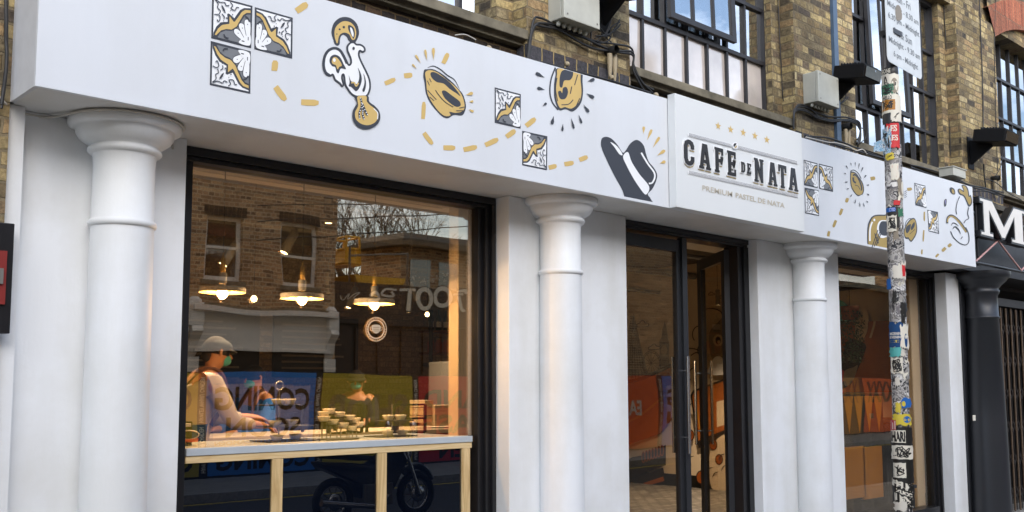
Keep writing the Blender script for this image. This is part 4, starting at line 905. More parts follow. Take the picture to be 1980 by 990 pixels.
cable([(10, -10), (11, 60), (12, 110), (8, 160), (2, 200)], .010, 'cable', 'black cables running down beside the left end of the fascia', strands=3)
mb = MB(); P = [Vector(v) for v in ((1.25, PF-.02, 2.99), (1.33, PF-.03, 2.935), (1.38, -.085, 2.915), (1.45, -.012, 2.914), (1.58, -.010, 2.912))]+[Vector((1.925+.275*math.cos(a_), -.105+.275*math.sin(a_), 2.918)) for a_ in [PI*1.08+.16*k for k in range(19)]]+[Vector((2.21, -.012, 2.90)), Vector((2.215, -.008, 2.86))]
mb.tube(smooth3(P, 3), .006, 'cable_white', 6); tag(mb.build('cable'), 'thin white cable running round the top of the leftmost column', 'cable')
for px, py in ((1269, 184), (1097, 124), (1183, 150), (946, 94), (1657, 300)):
    p = onY(px, py, -.38 if px in (1269, 946, 1657) else -.17); mb = MB(); mb.lathe([(.004, -.02), (.018, -.015), (.02, .0), (.012, .015), (.003, .02)], p, 'cable_clip', 10, axis='x')
    tag(mb.build('cable_clip'), {1269: 'cream cable clip at the top left corner of the sign box', 1097: 'cream cable clip on the ledge above the upper tart', 1183: 'cable clip on the ledge beneath the twin tube clamp', 946: 'small white fixing above fascia near first tile pair', 1657: 'cable clip on the right fascia left of the lamp post'}[px], 'cable clip')
p = onY(1845, 335, -.38); mb = MB(); mb.box(p.x-.16, p.x+.16, -.44, -.28, p.z-.05, p.z+.04, 'plastic_grey'); mb.box(p.x-.17, p.x+.17, -.45, -.27, p.z+.04, p.z+.052, 'plastic_grey')
tag(mb.build('junction_box', None, .004), 'weathered grey box lying on top of the fascia near its right end', 'junction box')
# old red and black box at the far left
o = thing('meter_box', 'black framed red metal box on brickwork at the far left edge', 'box', (1.18, PF, 1.8))
mb = MB(); zt3, zb3 = onY(24, 432, -.16).z, onY(16, 645, -.16).z; xr_ = onY(24, 540, -.16).x
mb.box(.8, xr_, -.16, PF, zb3, zt3, 'black'); mb.build('case', o, .004)
mb = MB(); mb.box(.86, xr_-.03, -.172, -.1605, zb3+.13, zt3-.13, 'red_box'); mb.build('panel', o); mb = MB(); mb.box(xr_-.06, xr_-.045, -.185, -.1725, (zb3+zt3)/2-.03, (zb3+zt3)/2+.04, 'lampgrey'); mb.build('latch', o)

# ------------------------------------------------------------------ black neighbouring front
NB = thing('neighbour_shopfront', 'black painted neighbouring shopfront at the right edge with dark column and frame', 'shopfront', (12.5, 0, 0))
mb = MB(); R = .185; xc = 12.13; yc = -.16
mb.lathe([(R*1.22, 0), (R*1.15, 1.2), (R*1.0, 2.40), (R*1.06, 2.405), (R*1.06, 2.425), (R, 2.43), (R*.97, 2.67), (R*1.08, 2.70), (R*1.12, 2.73), (R*1.02, 2.75), (R*1.2, 2.79), (R*1.5, 2.84), (R*1.62, 2.87), (R*1.75, 2.88), (R*1.8, 2.92), (R*1.8, 2.95)], (xc, yc, 0), 'door_metal', 40); mb.build('column', NB)
mb = MB(); mb.box(11.905, 12.30, -.02, .3, 0, 2.95, 'door_metal'); mb.box(11.32, 17, -.20, .3, 2.95, 3.42, 'steel_black'); mb.box(11.32, 17, -.12, .3, 3.42, 3.66, 'ledge'); mb.box(12.3, 17, 3.0, 3.1, 0, 2.95, 'steel_black'); mb.box(16.8, 17, .3, 3, 0, 3, 'steel_black'); mb.box(12.3, 17, .3, 3, 2.9, 2.96, 'steel_black')
mb.build('wall', NB)
mb = MB()
for z in (2.99, 3.30): mb.tube([(11.36, -.42, z), (16, -.42, z)], .018, 'black', 8)
mb.tube([(11.36, -.24, 3.62), (16, -.24, 3.62)], .03, 'black', 8); mb.tube([(11.45, -.42, 3.70), (11.45, -.42, 2.96)], .015, 'black', 8); mb.build('truss_rail', NB)
mb = MB()
for i in range(8):
    x = 11.36+.66*i*1.0; mb.tube([(x, -.43, 3.0+(.30 if i % 2 else 0)), (x+.66, -.43, 3.0+(0 if i % 2 else .30))], .011, 'pink_tube' if 'pink_tube' in M else 'far_white', 8)
mb.build('neon_tube', NB)
MS = thing('channel_letter', 'large pale serif letter M with black edge on neighbouring front', 'letter', (12.0, -.5, 3.35))
mb = MB(); solid_letter(mb, 'M', 11.40, 12.62, 3.305, 3.715, -.40, .09, 'black', grow=.022); mb.build('channel_edge', MS)
mb = MB(); solid_letter(mb, 'M', 11.40, 12.62, 3.305, 3.715, -.4905, .004, 'far_white'); mb.build('letter_face', MS)
# stickers on the black column
mb = MB()
for (px, py, w, h, ma) in ((1883, 808, .035, .03, 'poster_white'),):
    p = onY(px, py, -.37); mb.box(p.x-w, p.x+w, -.375, -.371, p.z-h, p.z+h, ma)
q = tag(mb.build('sticker', NB), 'small torn white sticker')
# folding gate
GT = thing('folding_gate', 'rusty concertina security gate of vertical bars right of the black column', 'gate', (14, .2, 0))
for i in range(30):
    x = 12.44+i*.085; mb = MB(); mb.box(x, x+.026, .10 if i % 2 else .13, .112 if i % 2 else .142, .02, 2.62, 'gate_brown'); mb.box(x+.006, x+.020, .142, .15, .02, 2.62, 'gate_dark'); mb.build('upright', GT)
for r in range(6):
    zc = .25+r*.42; mb = MB()
    for i in range(29):
        x = 12.45+i*.085
        for s in (1, -1): mb.prism([(x, .119, zc-.07*s), (x+.02, .119, zc-.07*s), (x+.105, .119, zc+.07*s), (x+.085, .119, zc+.07*s)], (0, .008 if s > 0 else -.006, 0), 'gate_dark')
    mb.build('lattice_row', GT)
mb = MB(); mb.box(12.37, 12.43, .08, .16, 0, 2.75, 'steel_black'); mb.box(12.37, 15.3, .08, .16, 2.64, 2.74, 'steel_black'); mb.build('gate_frame', GT)

# ------------------------------------------------------------------ stickered post with parking plate
PY = -1.30
pb = onY(1748, 985, PY); pt = onY(1722, 150, PY)
dx = (pt.x-pb.x)/(pt.z-pb.z)
def pole_x(z): return pb.x+dx*(z-pb.z)
PR = .0605
LP = thing('lamp_post', 'black street post plastered with torn stickers in front of the right window', 'post', (pole_x(0), PY, 0))
mb = MB(); mb.lathe([(PR*1.05, 0), (PR*1.02, 1.0), (PR, 2.0), (PR*.96, 4.12)], (0, 0, 0), 'pole', 36)
mb.v = [(x+pole_x(z), y+PY, z) for x, y, z in mb.v]; mb.build('lower_pole', LP)
mb = MB(); mb.lathe([(PR*.96, 4.12), (PR*1.02, 4.125), (PR*1.02, 4.19), (PR*.9, 4.20), (PR*.86, 6.2), (.001, 6.21)], (0, 0, 0), 'pole', 32)
mb.v = [(x+pole_x(z), y+PY, z) for x, y, z in mb.v]; mb.build('upper_pole', LP)
mb = MB(); mb.lathe([(PR*1.5, 0), (PR*1.5, .02), (PR*1.2, .06), (PR*1.05, .07)], (pole_x(0), PY, 0), 'pole', 24); mb.build('base_collar', LP)
AC = math.atan2(CAM.y-PY, CAM.x-pole_x(2.0))          # direction of the street side seen in the photo
def pole_z(py): return onY(1735, py, PY).z
_ph = [.0012]
def pf(u, z, h=0.0):
    """u=-1 left edge .. 1 right edge of the visible half"""
    a = AC+math.asin(max(-.999, min(.999, u*.985))) if abs(u) <= 1 else AC+(PI/2+(abs(u)-1)*1.2)*(1 if u > 0 else -1)
    r = PR*(1.0 if z > 2 else 1.02)+h
    return Vector((pole_x(z)+r*math.cos(a), PY+r*math.sin(a), z))
def pn(p):
    d = Vector((p.x-pole_x(p.z), p.y-PY, 0)); return d.normalized() if d.length else Vector((0, -1, 0))
def sticker(u0, u1, py0, py1, ma, rag=.12, label=None, txt=None, tma='poster_black', scrib=0, art=None, bold=.03, sk=0):
    """curved patch of paper following the post, with ragged edge"""
    _ph[0] += .00022; h = _ph[0]; z0, z1 = pole_z(py1), pole_z(py0); H = z1-z0; mb = MB(); N = 9; K = 7
    jit = lambda i: rag*(random.random()-.5)
    el = [jit(0) for _ in range(K)]; er = [jit(0) for _ in range(K)]; eb = [jit(0) for _ in range(N)]; et = [jit(0) for _ in range(N)]
    vs = []
    for j in range(K):
        v = j/(K-1)
        for i in range(N):
            u = i/(N-1); uu = u0+(u1-u0)*(u+(el[j]*(1-u)+er[j]*u)*.6); vv = v+(eb[i]*(1-v)+et[i]*v)*.7
            vs.append(pf(uu, z0+H*vv+sk*H*(u-.5), h))
    mb.add(vs, [(j*N+i, j*N+i+1, (j+1)*N+i+1, (j+1)*N+i) for j in range(K-1) for i in range(N-1)], ma, True)
    fn = lambda u, v: pf(u0+(u1-u0)*u, z0+H*v+sk*H*(u-.5), h)
    if txt:
        for t, (a, b_, c, d) in txt: text_on(mb, t, lambda u, v: fn(a+(b_-a)*u, c+(d-c)*v), pn, tma, bold, .0005)
    for s in range(scrib):
        pts = [(random.uniform(.08, .92), random.uniform(.1, .9)) for _ in range(5)]; pts = catmull(pts, 5, False); w = .03
        vv = []
        for i, q in enumerate(pts):
            a_, b_ = pts[max(0, i-1)], pts[min(len(pts)-1, i+1)]; ddx, ddy = b_[0]-a_[0], b_[1]-a_[1]; l = math.hypot(ddx, ddy) or 1
            for sg in (1, -1):
                p = fn(q[0]-ddy/l*w*sg, q[1]+ddx/l*w*sg); vv.append(p+pn(p)*(.0005+s*.0001))
        mb.add(vv, [(2*i, 2*i+1, 2*i+3, 2*i+2) for i in range(len(pts)-1)], tma)
    if art: art(mb, fn)
    o = mb.build('sticker', LP)
    if label: o['label'] = label
    return o
def paper(name, cols, scale=14):
    ma, n, b = newmat(name); t = n.nodes.new('ShaderNodeTexCoord'); z = n.nodes.new('ShaderNodeTexNoise'); z.inputs['Scale'].default_value = scale; z.inputs['Detail'].default_value = 3.5; z.inputs['Distortion'].default_value = 1.6; z.inputs['Roughness'].default_value = .62
    r = n.nodes.new('ShaderNodeValToRGB'); r.color_ramp.interpolation = 'CONSTANT'; el = r.color_ramp.elements
    el[0].position = 0; el[0].color = lin(cols[0]); el[1].position = .30; el[1].color = lin(cols[1])
    for i, c in enumerate(cols[2:]): e = el.new(.40+.07*i); e.color = lin(c)
    n.links.new(t.outputs['Object'], z.inputs['Vector']); n.links.new(z.outputs[0], r.inputs[0]); n.links.new(r.outputs[0], b.inputs['Base Color']); b.inputs['Roughness'].default_value = .55
    M[name] = ma
paper('torn_a', ['#141418', '#3c3b3f', '#77736f', '#aaa7a2', '#6c686a', '#e2e0dc', '#1c1c20'], 8)
paper('torn_b', ['#1a1a1e', '#77726f', '#98948f', '#26262a', '#bdbab5', '#8f8b8a'], 10)
paper('torn_c', ['#0f0f12', '#26262b', '#615d60', '#d8d6d2', '#a39f9d', '#1c1c20'], 6)
paper('torn_blue', ['#1a2c4a', '#2b567c', '#a9c4cf', '#4b86ac', '#d4d6d4', '#20384e'], 30)
# base layers of torn paper, bottom to top
ys = 984
k = 0
while ys > 300:
    h_ = random.choice((26, 34, 42, 50)); sticker(-1.35, 1.3, ys-h_, ys+10, ('torn_a', 'torn_b', 'torn_c')[k % 3], .05); ys -= h_*.8; k += 1
for i in range(26):
    y = random.uniform(330, 800); u = random.uniform(-.9, .5); w = random.uniform(.3, .9); hh = random.uniform(10, 34)
    sticker(u, u+w, y, y+hh, random.choice(['torn_a', 'torn_b', 'poster_white', 'paper', 'torn_c', 'poster_black', 'mural_grey']), .45, sk=random.uniform(-.5, .5))
def blob(ma, c=(.5, .5), r=(.4, .4), n=16):
    def f(mb, fn):
        P = [fn(c[0]+r[0]*math.cos(2*PI*i/n), c[1]+r[1]*math.sin(2*PI*i/n)) for i in range(n)]; P = [p+pn(p)*.0004 for p in P]; ct = fn(*c); ct = ct+pn(ct)*.0004
        mb.add(P+[ct], [(i, (i+1) % n, n) for i in range(n)], ma)
    return f
sticker(-.95, .1, 141, 152, 'poster_black', .05, 'black sticker with white word', [('SONE', (.02, .9, .1, .85))], 'poster_white')
sticker(-1.0, .85, 153, 185, 'paper', .15, scrib=2); sticker(-.1, .85, 154, 190, 'poster_white', .2, art=blob('mural_grey', (.5, .4), (.4, .4)))
sticker(-1.0, .3, 172, 192, 'green_dark', .06, 'green sticker with black scribble', scrib=5)
sticker(-1.0, .95, 191, 240, 'poster_white', .12, 'white greeting sticker', [('HELLO', (.08, .55, .80, .95))], 'poster_black')
sticker(-1.0, .4, 201, 221, 'amber', .06, 'orange sticker with a black tag', [('KZF', (.1, .85, .2, .85))], 'poster_black', 2)
sticker(-.95, -.1, 226, 246, 'pole', .1); sticker(.0, .98, 223, 243, 'poster_white', .08, scrib=1)
sticker(-.65, .7, 246, 292, 'red_poster', .1, 'red and white sticker', [('LES', (.1, .85, .66, .92)), ('LES', (.2, .9, .28, .52))], 'poster_white')
sticker(-1.2, -.1, 256, 302, 'torn_blue', .35, scrib=3); sticker(-.75, .1, 302, 314, 'lemon', .3, scrib=1)
sticker(-.3, .55, 322, 352, 'poster_white', .2, art=lambda mb, fn: [mb.tube([fn(.2, .85), fn(.9, .85), fn(.7, .1), fn(.2, .85)], .0012, 'red_poster', 4)])
sticker(-.1, .55, 392, 401, 'red_poster', .2); sticker(-.7, .5, 403, 444, 'poster_black', .15); sticker(-.85, .1, 405, 413, 'cloth_blue', .1, 'blue torn sticker', [('CTED', (.3, .95, .1, .9))], 'pale_blue')
sticker(.35, .8, 408, 422, 'green_dark', .4); sticker(-.8, .15, 420, 450, 'poster_white', .12, 'white sticker of handwriting', scrib=7)
sticker(-.4, .85, 515, 540, 'paper', .2); sticker(.55, .85, 515, 537, 'red_poster', .2); sticker(-1.0, -.6, 540, 560, 'cloth_blue', .3)
sticker(-.9, .55, 625, 672, 'apron_blue', .2, 'navy round sticker with yellow stripe', [('MORNING', (.05, .9, .5, .62)), ('EVENING', (.05, .9, .36, .47))], 'paper', art=blob('lemon', (.45, .25), (.45, .05)))
sticker(.2, .9, 628, 672, 'poster_white', .4, art=blob('apron_blue', (.7, .3), (.2, .3))); sticker(-.9, .2, 672, 690, 'teal', .3)
sticker(-.8, .3, 692, 722, 'poster_white', .2, scrib=9)
sticker(.1, .98, 770, 788, 'cloth_blue', .3, 'blue and yellow torn sticker', art=blob('lemon', (.2, .4), (.2, .3))); sticker(-.5, .0, 778, 798, 'lemon', .3); sticker(-.7, .95, 800, 822, 'lemon', .3, art=blob('cloth_blue', (.75, .5), (.2, .3)))
sticker(-1.0, -.5, 812, 832, 'pink', .15, txt=[('TI', (.1, .9, .1, .9))], tma='poster_white')
sticker(-.98, .98, 826, 862, 'poster_black', .05); sticker(-.97, .35, 832, 856, 'poster_white', .04, 'white block lettering on black', [('HARI', (.02, .97, .08, .92))], 'poster_black', bold=.06)
sticker(-.97, .95, 861, 888, 'poster_white', .1, 'white sticker with black scrawls', scrib=5)
sticker(-1.0, .98, 888, 935, 'poster_black', .04); sticker(-.85, .3, 895, 924, 'poster_white', .05, 'square white sticker with flower doodle', scrib=4)
sticker(-1.0, .98, 930, 978, 'poster_black', .1, 'black sticker with chunky white words', [('FELK', (.0, .95, .66, .95)), ('ZUCC', (.15, .9, .44, .60)), ('LEX', (.1, .95, .06, .40))], 'poster_white', bold=.07, sk=-.3)
sticker(-.9, .2, 970, 988, 'paper', .4)
mb = MB(); zc = pole_z(941); mb.lathe([(PR*1.10, -.008), (PR*1.13, -.006), (PR*1.13, .006), (PR*1.10, .008)], (pole_x(zc), PY, zc), 'cable', 28); e = pf(.95, zc, .01); mb.box(e.x-.015, e.x+.03, e.y-.02, e.y+.01, zc-.012, zc+.012, 'cable'); mb.build('cable_tie', LP)
mb = MB(); zc = pole_z(296); a_ = pf(-.8, zc, .01); mb.add([a_, a_+Vector((-.16, .02, -.03)), a_+Vector((-.13, .03, .05)), a_+Vector((-.02, 0, .10))], [(0, 1, 2, 3)], 'torn_blue'); mb.build('peeling_paper', LP)
# parking plate
A_ = onY(1716, 117, PY-.075); z_ = A_.z; B_ = onZ(1783, 155, z_); d_ = (B_-A_); d_.z = 0; W_ = d_.length; ux = d_.normalized(); nrm = Vector((ux.y, -ux.x, 0))
PS = thing('parking_sign', 'white loading times plate bolted to the top of the stickered post', 'sign', A_)
Hh = W_*1.35; rr = .045
def plp(u, v, h=0): return A_+ux*(W_*u)+Vector((0, 0, Hh*v))+nrm*h
out = []
for (cu, cv, a0) in ((W_-rr, Hh-rr, 0), (rr, Hh-rr, PI/2), (rr, rr, PI), (W_-rr, rr, 1.5*PI)):
    for i in range(7): a = a0+i*PI/12; out.append(A_+ux*(cu+rr*math.cos(a))+Vector((0, 0, cv+rr*math.sin(a))))
mb = MB(); mb.prism(out, -nrm*.004, 'plate_white'); mb.build('plate', PS)
mb = MB()
for i, (t, c, wd) in enumerate((('6 pm - Midnight', .53, .70), ('Midnight - 9.30 am', .51, .90), ('Sat & Sun', .47, .52), ('6.30 pm - Midnight', .52, .90), ('Midnight - 8.30 am', .51, .90), ('Mon - Fri', .50, .46))):
    v0 = .055+i*.105; text_on(mb, t, lambda u, v: plp(c-wd/2+wd*u, v0+.068*v), nrm, 'sign_ink', .01, .0012)
mb.build('lettering', PS)
a = Art(lambda u, v: plp(u, v), nrm, .0022); a.fill([(.30, .41), (.44, .44), (.46, .50), (.42, .55), (.34, .55), (.28, .50)], 'mural_grey'); a.build('scuff', PS)
mb = MB(); c = plp(.35, .30); mb.box(pole_x(c.z)-PR*1.1, pole_x(c.z)+PR*1.3, PY-.07, PY+PR*.9, c.z-.02, c.z+.02, 'pole'); mb.build('clip', PS)
# ------------------------------------------------------------------ inside of the cafe
IN = thing('cafe_room', 'dim warm cafe interior with cream walls seen through the shop windows', 'room', (7, 3, .1))
mb = MB(); mb.box(1.5, 12.45, .26, 6.5, .02, .10, 'floor_tile'); mb.build('floor', IN)
mb = MB(); mb.box(1.4, 12.6, 6.5, 6.6, 0, 3.55, 'brick_white'); mb.build('back_wall', IN)
mb = MB(); mb.box(1.4, 1.5, .34, 6.5, 0, 3.55, 'cream_wall'); mb.box(12.45, 12.55, .34, 6.5, 0, 3.55, 'mural_cream')
mb.box(12.43, 12.45, .34, 6.5, .10, .28, 'poster_black'); mb.build('side_wall', IN)
mb = MB(); mb.box(1.4, 12.6, .34, 6.6, 3.50, 3.58, 'ceiling'); mb.box(1.5, 12.45, .345, 1.05, 2.985, 3.5, 'bulkhead'); mb.build('ceiling', IN)
mb = MB(); mb.box(4.43, 4.515, .296, .40, 0, 2.98, 'cream_wall'); mb.box(11.24, 11.437, .296, .42, 0, 2.98, 'cream_wall'); mb.box(2.30, 2.42, .296, .40, 0, 2.98, 'cream_wall'); mb.build('inner_reveal', IN)
for i, (y, z, r) in enumerate(((1.9, 3.32, .05), (2.6, 3.25, .028), (4.2, 3.30, .05), (4.9, 3.1, .03))):
    mb = MB(); mb.tube([(1.5, y, z), (12.4, y, z)], r, 'lampgrey', 10); mb.build('ceiling_pipe', IN)
mb = MB()
for y, z in ((.60, 2.93), (.70, 2.94)): mb.box(2.3, 4.6, y-.012, y+.012, z-.015, z+.015, 'bulkhead')
for x in (2.6, 3.2, 3.8, 4.3): mb.box(x-.02, x+.02, .58, .72, 2.95, 2.985, 'lampgrey')
mb.build('window_track', IN)

# mural on the right-hand wall
XM = 12.448
def mur(x, y): return onX(x, y, XM)
a = Art(mur, (-1, 0, 0), .002, .0006); a.xf(1190, 430, 3.414)
a.fill([(84, 1100), (86, 700), (100, 650), (108, 615), (122, 600), (132, 640), (165, 800), (215, 1000), (215, 1100)], 'mural_grey', False)
for i in range(26): y = 620+i*16; a.line([(96-i*.5, y), (125+i*3.6, y+1)], 3, 'mural_ink', False)
for i in range(6): a.line([(122, 605), (90+i*24, 1050)], 2.5, 'mural_ink', False)
def cloud(cx, cy, w, h, t=5): a.line([(cx-w, cy+h), (cx-w*1.1, cy+h*.2), (cx-w*.6, cy-h*.2), (cx-w*.3, cy-h*.9), (cx+w*.2, cy-h), (cx+w*.4, cy-h*.3), (cx+w, cy-h*.1), (cx+w*1.05, cy+h*.7), (cx+w*.2, cy+h)], t, 'mural_ink', closed=True)
cloud(186, 670, 36, 20); cloud(262, 822, 34, 18); cloud(640, 470, 18, 10); cloud(715, 488, 20, 12)
a.fill([(296, 1060), (298, 780), (312, 760), (316, 700), (331, 655), (344, 700), (352, 770), (360, 800), (360, 1060)], 'mural_grey', False); a.dot(328, 845, 22, 'mural_cream', 32)
for i in range(8): a.line([(300+i*8, 790), (300+i*8, 1050)], 2, 'mural_ink', False)
for r in (62, 54): a.line([(245+r*math.cos(t*PI/12), 930+r*1.3*math.sin(t*PI/12)) for t in range(24)], 3.5, 'mural_ink', closed=True)
for t in range(12): a.line([(245, 930), (245+60*math.cos(t*PI/6), 930+78*math.sin(t*PI/6))], 2, 'mural_ink', False)
a.xf(1215, 560, 2.302)
a.fill([(-20, 420), (60, 405), (180, 355), (262, 312), (278, 332), (262, 380), (250, 450), (230, 540), (150, 640), (-20, 700)], 'orange', False)
a.line([(-20, 412), (60, 398), (180, 345), (262, 306), (280, 330)], 16, 'mural_ink'); a.line([(-20, 600), (60, 560), (170, 470)], 10, 'amber'); 
puffs = [(262, 230, 24), (310, 190, 30), (268, 290, 26), (262, 350, 24), (290, 370, 26), (262, 420, 22), (275, 470, 24), (285, 520, 20), (330, 260, 26), (335, 330, 24), (410, 330, 26), (395, 260, 20)]
for x, y, r in puffs: a.dot(x+14, y+10, r, 'mural_cream', r*1.25)
for x, y, r in puffs: a.line([(x+14+r*math.cos(t), y+10+r*1.25*math.sin(t)) for t in [PI*.75+k*.28 for k in range(9)]], 4, 'mural_ink')
a.fill([(286, 470), (298, 448), (360, 425), (432, 398), (470, 392), (470, 640), (440, 660), (360, 690), (322, 706)], 'mural_ink', False); a.fill([(294, 474), (304, 456), (360, 434), (432, 408), (470, 402), (470, 610), (430, 628), (360, 655), (322, 672)], 'orange', False)
a.fill([(402, 500), (470, 480), (470, 590), (404, 612)], 'mural_cream', False); a.line([(304, 462), (340, 690)], 5, 'amber', False)
a.fill([(380, 700), (470, 650), (470, 880), (380, 880)], 'mural_cream'); 
for x, y, r in ((285, 648, 20), (252, 730, 22), (335, 835, 24), (415, 755, 18), (262, 855, 12), (390, 690, 18)):
    a.dot(x, y, r, 'mural_ink', r*1.35); a.dot(x, y, r*.82, 'orange_dark', r*1.12); a.dot(x+r*.2, y-r*.1, r*.4, 'mural_brown', r*.5)
for x, y in ((290, 750), (375, 800), (400, 820), (440, 790), (430, 740), (275, 600), (350, 760)): a.line([(x-14, y+16), (x-4, y-4), (x+14, y-10)], 4.5, 'mural_ink', taper=True)
a.fill([(-20, 770), (30, 745), (90, 735), (180, 690), (180, 780), (40, 830), (-20, 860)], 'mural_ink', False)
for i in range(7): a.dot(80+i*14, 745-i*5, 9, 'orange_dark', 26); a.dot(80+i*14, 745-i*5, 5, 'mural_ink', 20)
a.fill([(-20, 860), (170, 790), (180, 860), (60, 900), (-20, 900)], 'mural_ink', False); a.fill([(80, 860), (170, 830), (175, 850), (110, 868)], 'orange', False)
# figure with cap at the open leaf
a.xf(1190, 430, 3.414)
a.fill([(610, 575), (660, 572), (710, 585), (735, 620), (700, 640), (640, 660), (610, 700)], 'mural_cream'); a.line([(612, 576), (660, 570), (715, 590), (738, 640)], 7, 'mural_ink')
a.fill([(640, 740), (700, 660), (745, 640), (745, 900), (660, 900)], 'mural_grey'); a.dot(700, 780, 34, 'mural_cream', 40); a.dot(700, 780, 18, 'mural_ink', 26); a.dot(704, 790, 10, 'mural_cream', 12)
a.fill([(640, 960), (680, 890), (730, 900), (740, 1000), (640, 1000)], 'artwhite'); a.line([(500, 830), (560, 840), (600, 870)], 6, 'mural_ink'); a.line([(520, 880), (560, 860), (590, 890)], 6, 'mural_ink')
# part of the mural seen through the second window
a.xf(1600, 540, 4.125)
a.fill([(60, -130), (480, -60), (800, 0), (800, 60), (480, 0), (150, 40), (60, 60)], 'mural_brown', False)
a.fill([(60, 190), (130, 170), (200, 230), (215, 330), (60, 340)], 'teal'); a.fill([(60, 500), (60, 370), (130, 350), (300, 340), (800, 320), (800, 900), (60, 900)], 'orange', False)
a.fill([(250, 470), (245, 350), (205, 290), (190, 240), (208, 222), (240, 260), (240, 225), (262, 225), (285, 300), (300, 255), (322, 240), (345, 262), (352, 340), (345, 420), (310, 500)], 'mural_cream'); a.line([(352, 345), (345, 420), (308, 502)], 6, 'mural_brown'); a.line([(270, 355), (295, 358), (304, 320)], 5, 'mural_brown')
for q in ([(392, 185), (432, 330)], [(428, 130), (440, 270)], [(372, 240), (402, 330), (390, 400), (368, 470)]): a.line(q, 17, 'mural_cream')
a.fill([(190, 500), (240, 480), (330, 520), (320, 600), (250, 760), (190, 850), (130, 860), (120, 700)], 'mural_ink'); a.fill([(110, 720), (165, 740), (160, 800), (130, 860), (160, 900), (110, 920)], 'pink'); a.fill([(165, 735), (240, 700), (270, 690), (240, 790), (190, 850), (160, 830)], 'mural_grey')
a.build('mural', IN)
# leafy ball hanging by the second window
cx3 = onY(1645, 650, 1.0)
pl = thing('hanging_plant', 'bushy green trailing plant inside the second window', 'plant', cx3)
mb = MB()
for i in range(900):
    t = random.random(); an = random.uniform(0, 2*PI); rr_ = (.17-.05*abs(t-.35))*math.sqrt(random.random()); c = Vector((cx3.x+rr_*math.cos(an), cx3.y+rr_*math.sin(an), cx3.z+.30-.62*t)); d = Vector((random.uniform(-1, 1), random.uniform(-1, 1), random.uniform(-1, .4))).normalized()*.022; e = d.cross(Vector((0, .3, 1))).normalized()*.011
    mb.add([c-d, c+e, c+d, c-e], [(0, 1, 2, 3)], 'leaf')
mb.build('foliage', pl); mb = MB(); mb.lathe([(.02, .20), (.09, .20), (.11, .36), (.10, .36), (.08, .23)], cx3, 'terracotta', 20); mb.tube([(cx3.x, cx3.y, cx3.z+.3), (cx3.x, cx3.y, 2.98)], .004, 'cable', 6); mb.build('hanging_pot', pl)

# ------------------------------------------------------------------ pendant lamps
def pendant(px, py, y, label, cpy):
    p = onY(px, py, y); o = thing('pendant_lamp', label, 'lamp', p, 'three flat pendant lamps over the window counter')
    R = .134
    mb = MB(); mb.lathe([(.02, .034), (R*.97, .032), (R, .028), (R, .002), (R*.985, 0), (R*.98, .002), (R*.975, .01)], p, 'concrete_lamp', 40); mb.build('shade', o)
    mb = MB(); mb.lathe([(R*.985, .001), (.05, .010), (.001, .012)], p, 'lamp_inner', 32); mb.build('shade_lining', o)
    mb = MB(); mb.lathe([(.018, .05), (.024, .055), (.024, .115), (.017, .12)], p, 'concrete_lamp', 16); mb.lathe([(.013, .12), (.015, .122), (.015, .20), (.007, .205), (.005, .23)], p, 'brass', 16); mb.build('lamp_holder', o)
    mb = MB(); mb.tube([(p.x, p.y, p.z+.24), (p.x, p.y, 2.94)], .0035, 'cable', 6); mb.build('cord', o)
    mb = MB(); mb.lathe([(.05, -.02), (.066, -.014), (.066, .040), (.05, .055), (.001, .055)], (p.x, p.y, 2.93), 'lampgrey', 24); mb.build('ceiling_rose', o)
    mb = MB(); mb.lathe([(.002, -.038), (.016, -.034), (.028, -.02), (.033, -.002), (.026, .016), (.014, .026), (.012, .032)], p, 'bulb', 20); b = mb.build('bulb', o)
    ld = bpy.data.lights.new('pendant_light', 'POINT'); ld.energy = 21; ld.color = (1, .66, .34); ld.shadow_soft_size = .008
    lo = bpy.data.objects.new('pendant_light', ld); col.objects.link(lo); lo.parent = o; lo.location = (0, 0, -.052)
pendant(430, 566, .44, 'leftmost of the three lit flat concrete pendant lamps, above the barista', 328)
pendant(584, 578, .44, 'middle of the three lit flat concrete pendant lamps over the counter', 355)
pendant(724, 588, .44, 'rightmost of the three lit flat concrete pendant lamps, above the round sticker', 375)
def spot(px, py, y, tilt, label, size=.035, power=9, globe=False):
    p = onY(px, py, y); o = thing('ceiling_spot', label, 'spotlight', p)
    if globe:
        mb = MB(); mb.lathe([(.001, -size), (size*.7, -size*.7), (size, 0), (size*.7, size*.7), (.01, size)], p, 'spot_glow', 16); mb.build('globe', o)
        mb = MB(); mb.tube([p+Vector((0, 0, size)), (p.x, p.y, 3.5)], .004, 'cable', 6); mb.build('cord', o)
    else:
        R = Matrix.Rotation(tilt, 3, 'Y'); mb = MB(); mb.lathe([(size*.9, .0), (size, .0), (size*1.05, .005), (size*1.05, .20), (size*.7, .22), (.001, .22)], (0, 0, 0), 'lampgrey', 20); mb.v = [tuple(R @ Vector(v)+p) for v in mb.v]; mb.build('lamp_body', o)
        mb = MB(); mb.lathe([(size*.9, .004), (.001, .005)], (0, 0, 0), 'spot_glow', 16); mb.v = [tuple(R @ Vector(v)+p) for v in mb.v]; mb.build('lens', o)
        t = R @ Vector((0, 0, .2))+p; mb = MB(); mb.tube([t, (t.x, t.y, 3.5)], .006, 'lampgrey', 6); mb.build('stem', o)
    if power:
        ld = bpy.data.lights.new('spot_light', 'SPOT'); ld.energy = power*12; ld.spot_size = math.radians(125); ld.spot_blend = .8; ld.color = (1, .80, .58); ld.shadow_soft_size = .02
        lo = bpy.data.objects.new('spot_light', ld); col.objects.link(lo); lo.parent = o; lo.location = (0, -.02, -.05)
spot(431, 512, 2.2, .55, 'tilted spotlight seen directly behind the leftmost pendant cord', power=8)
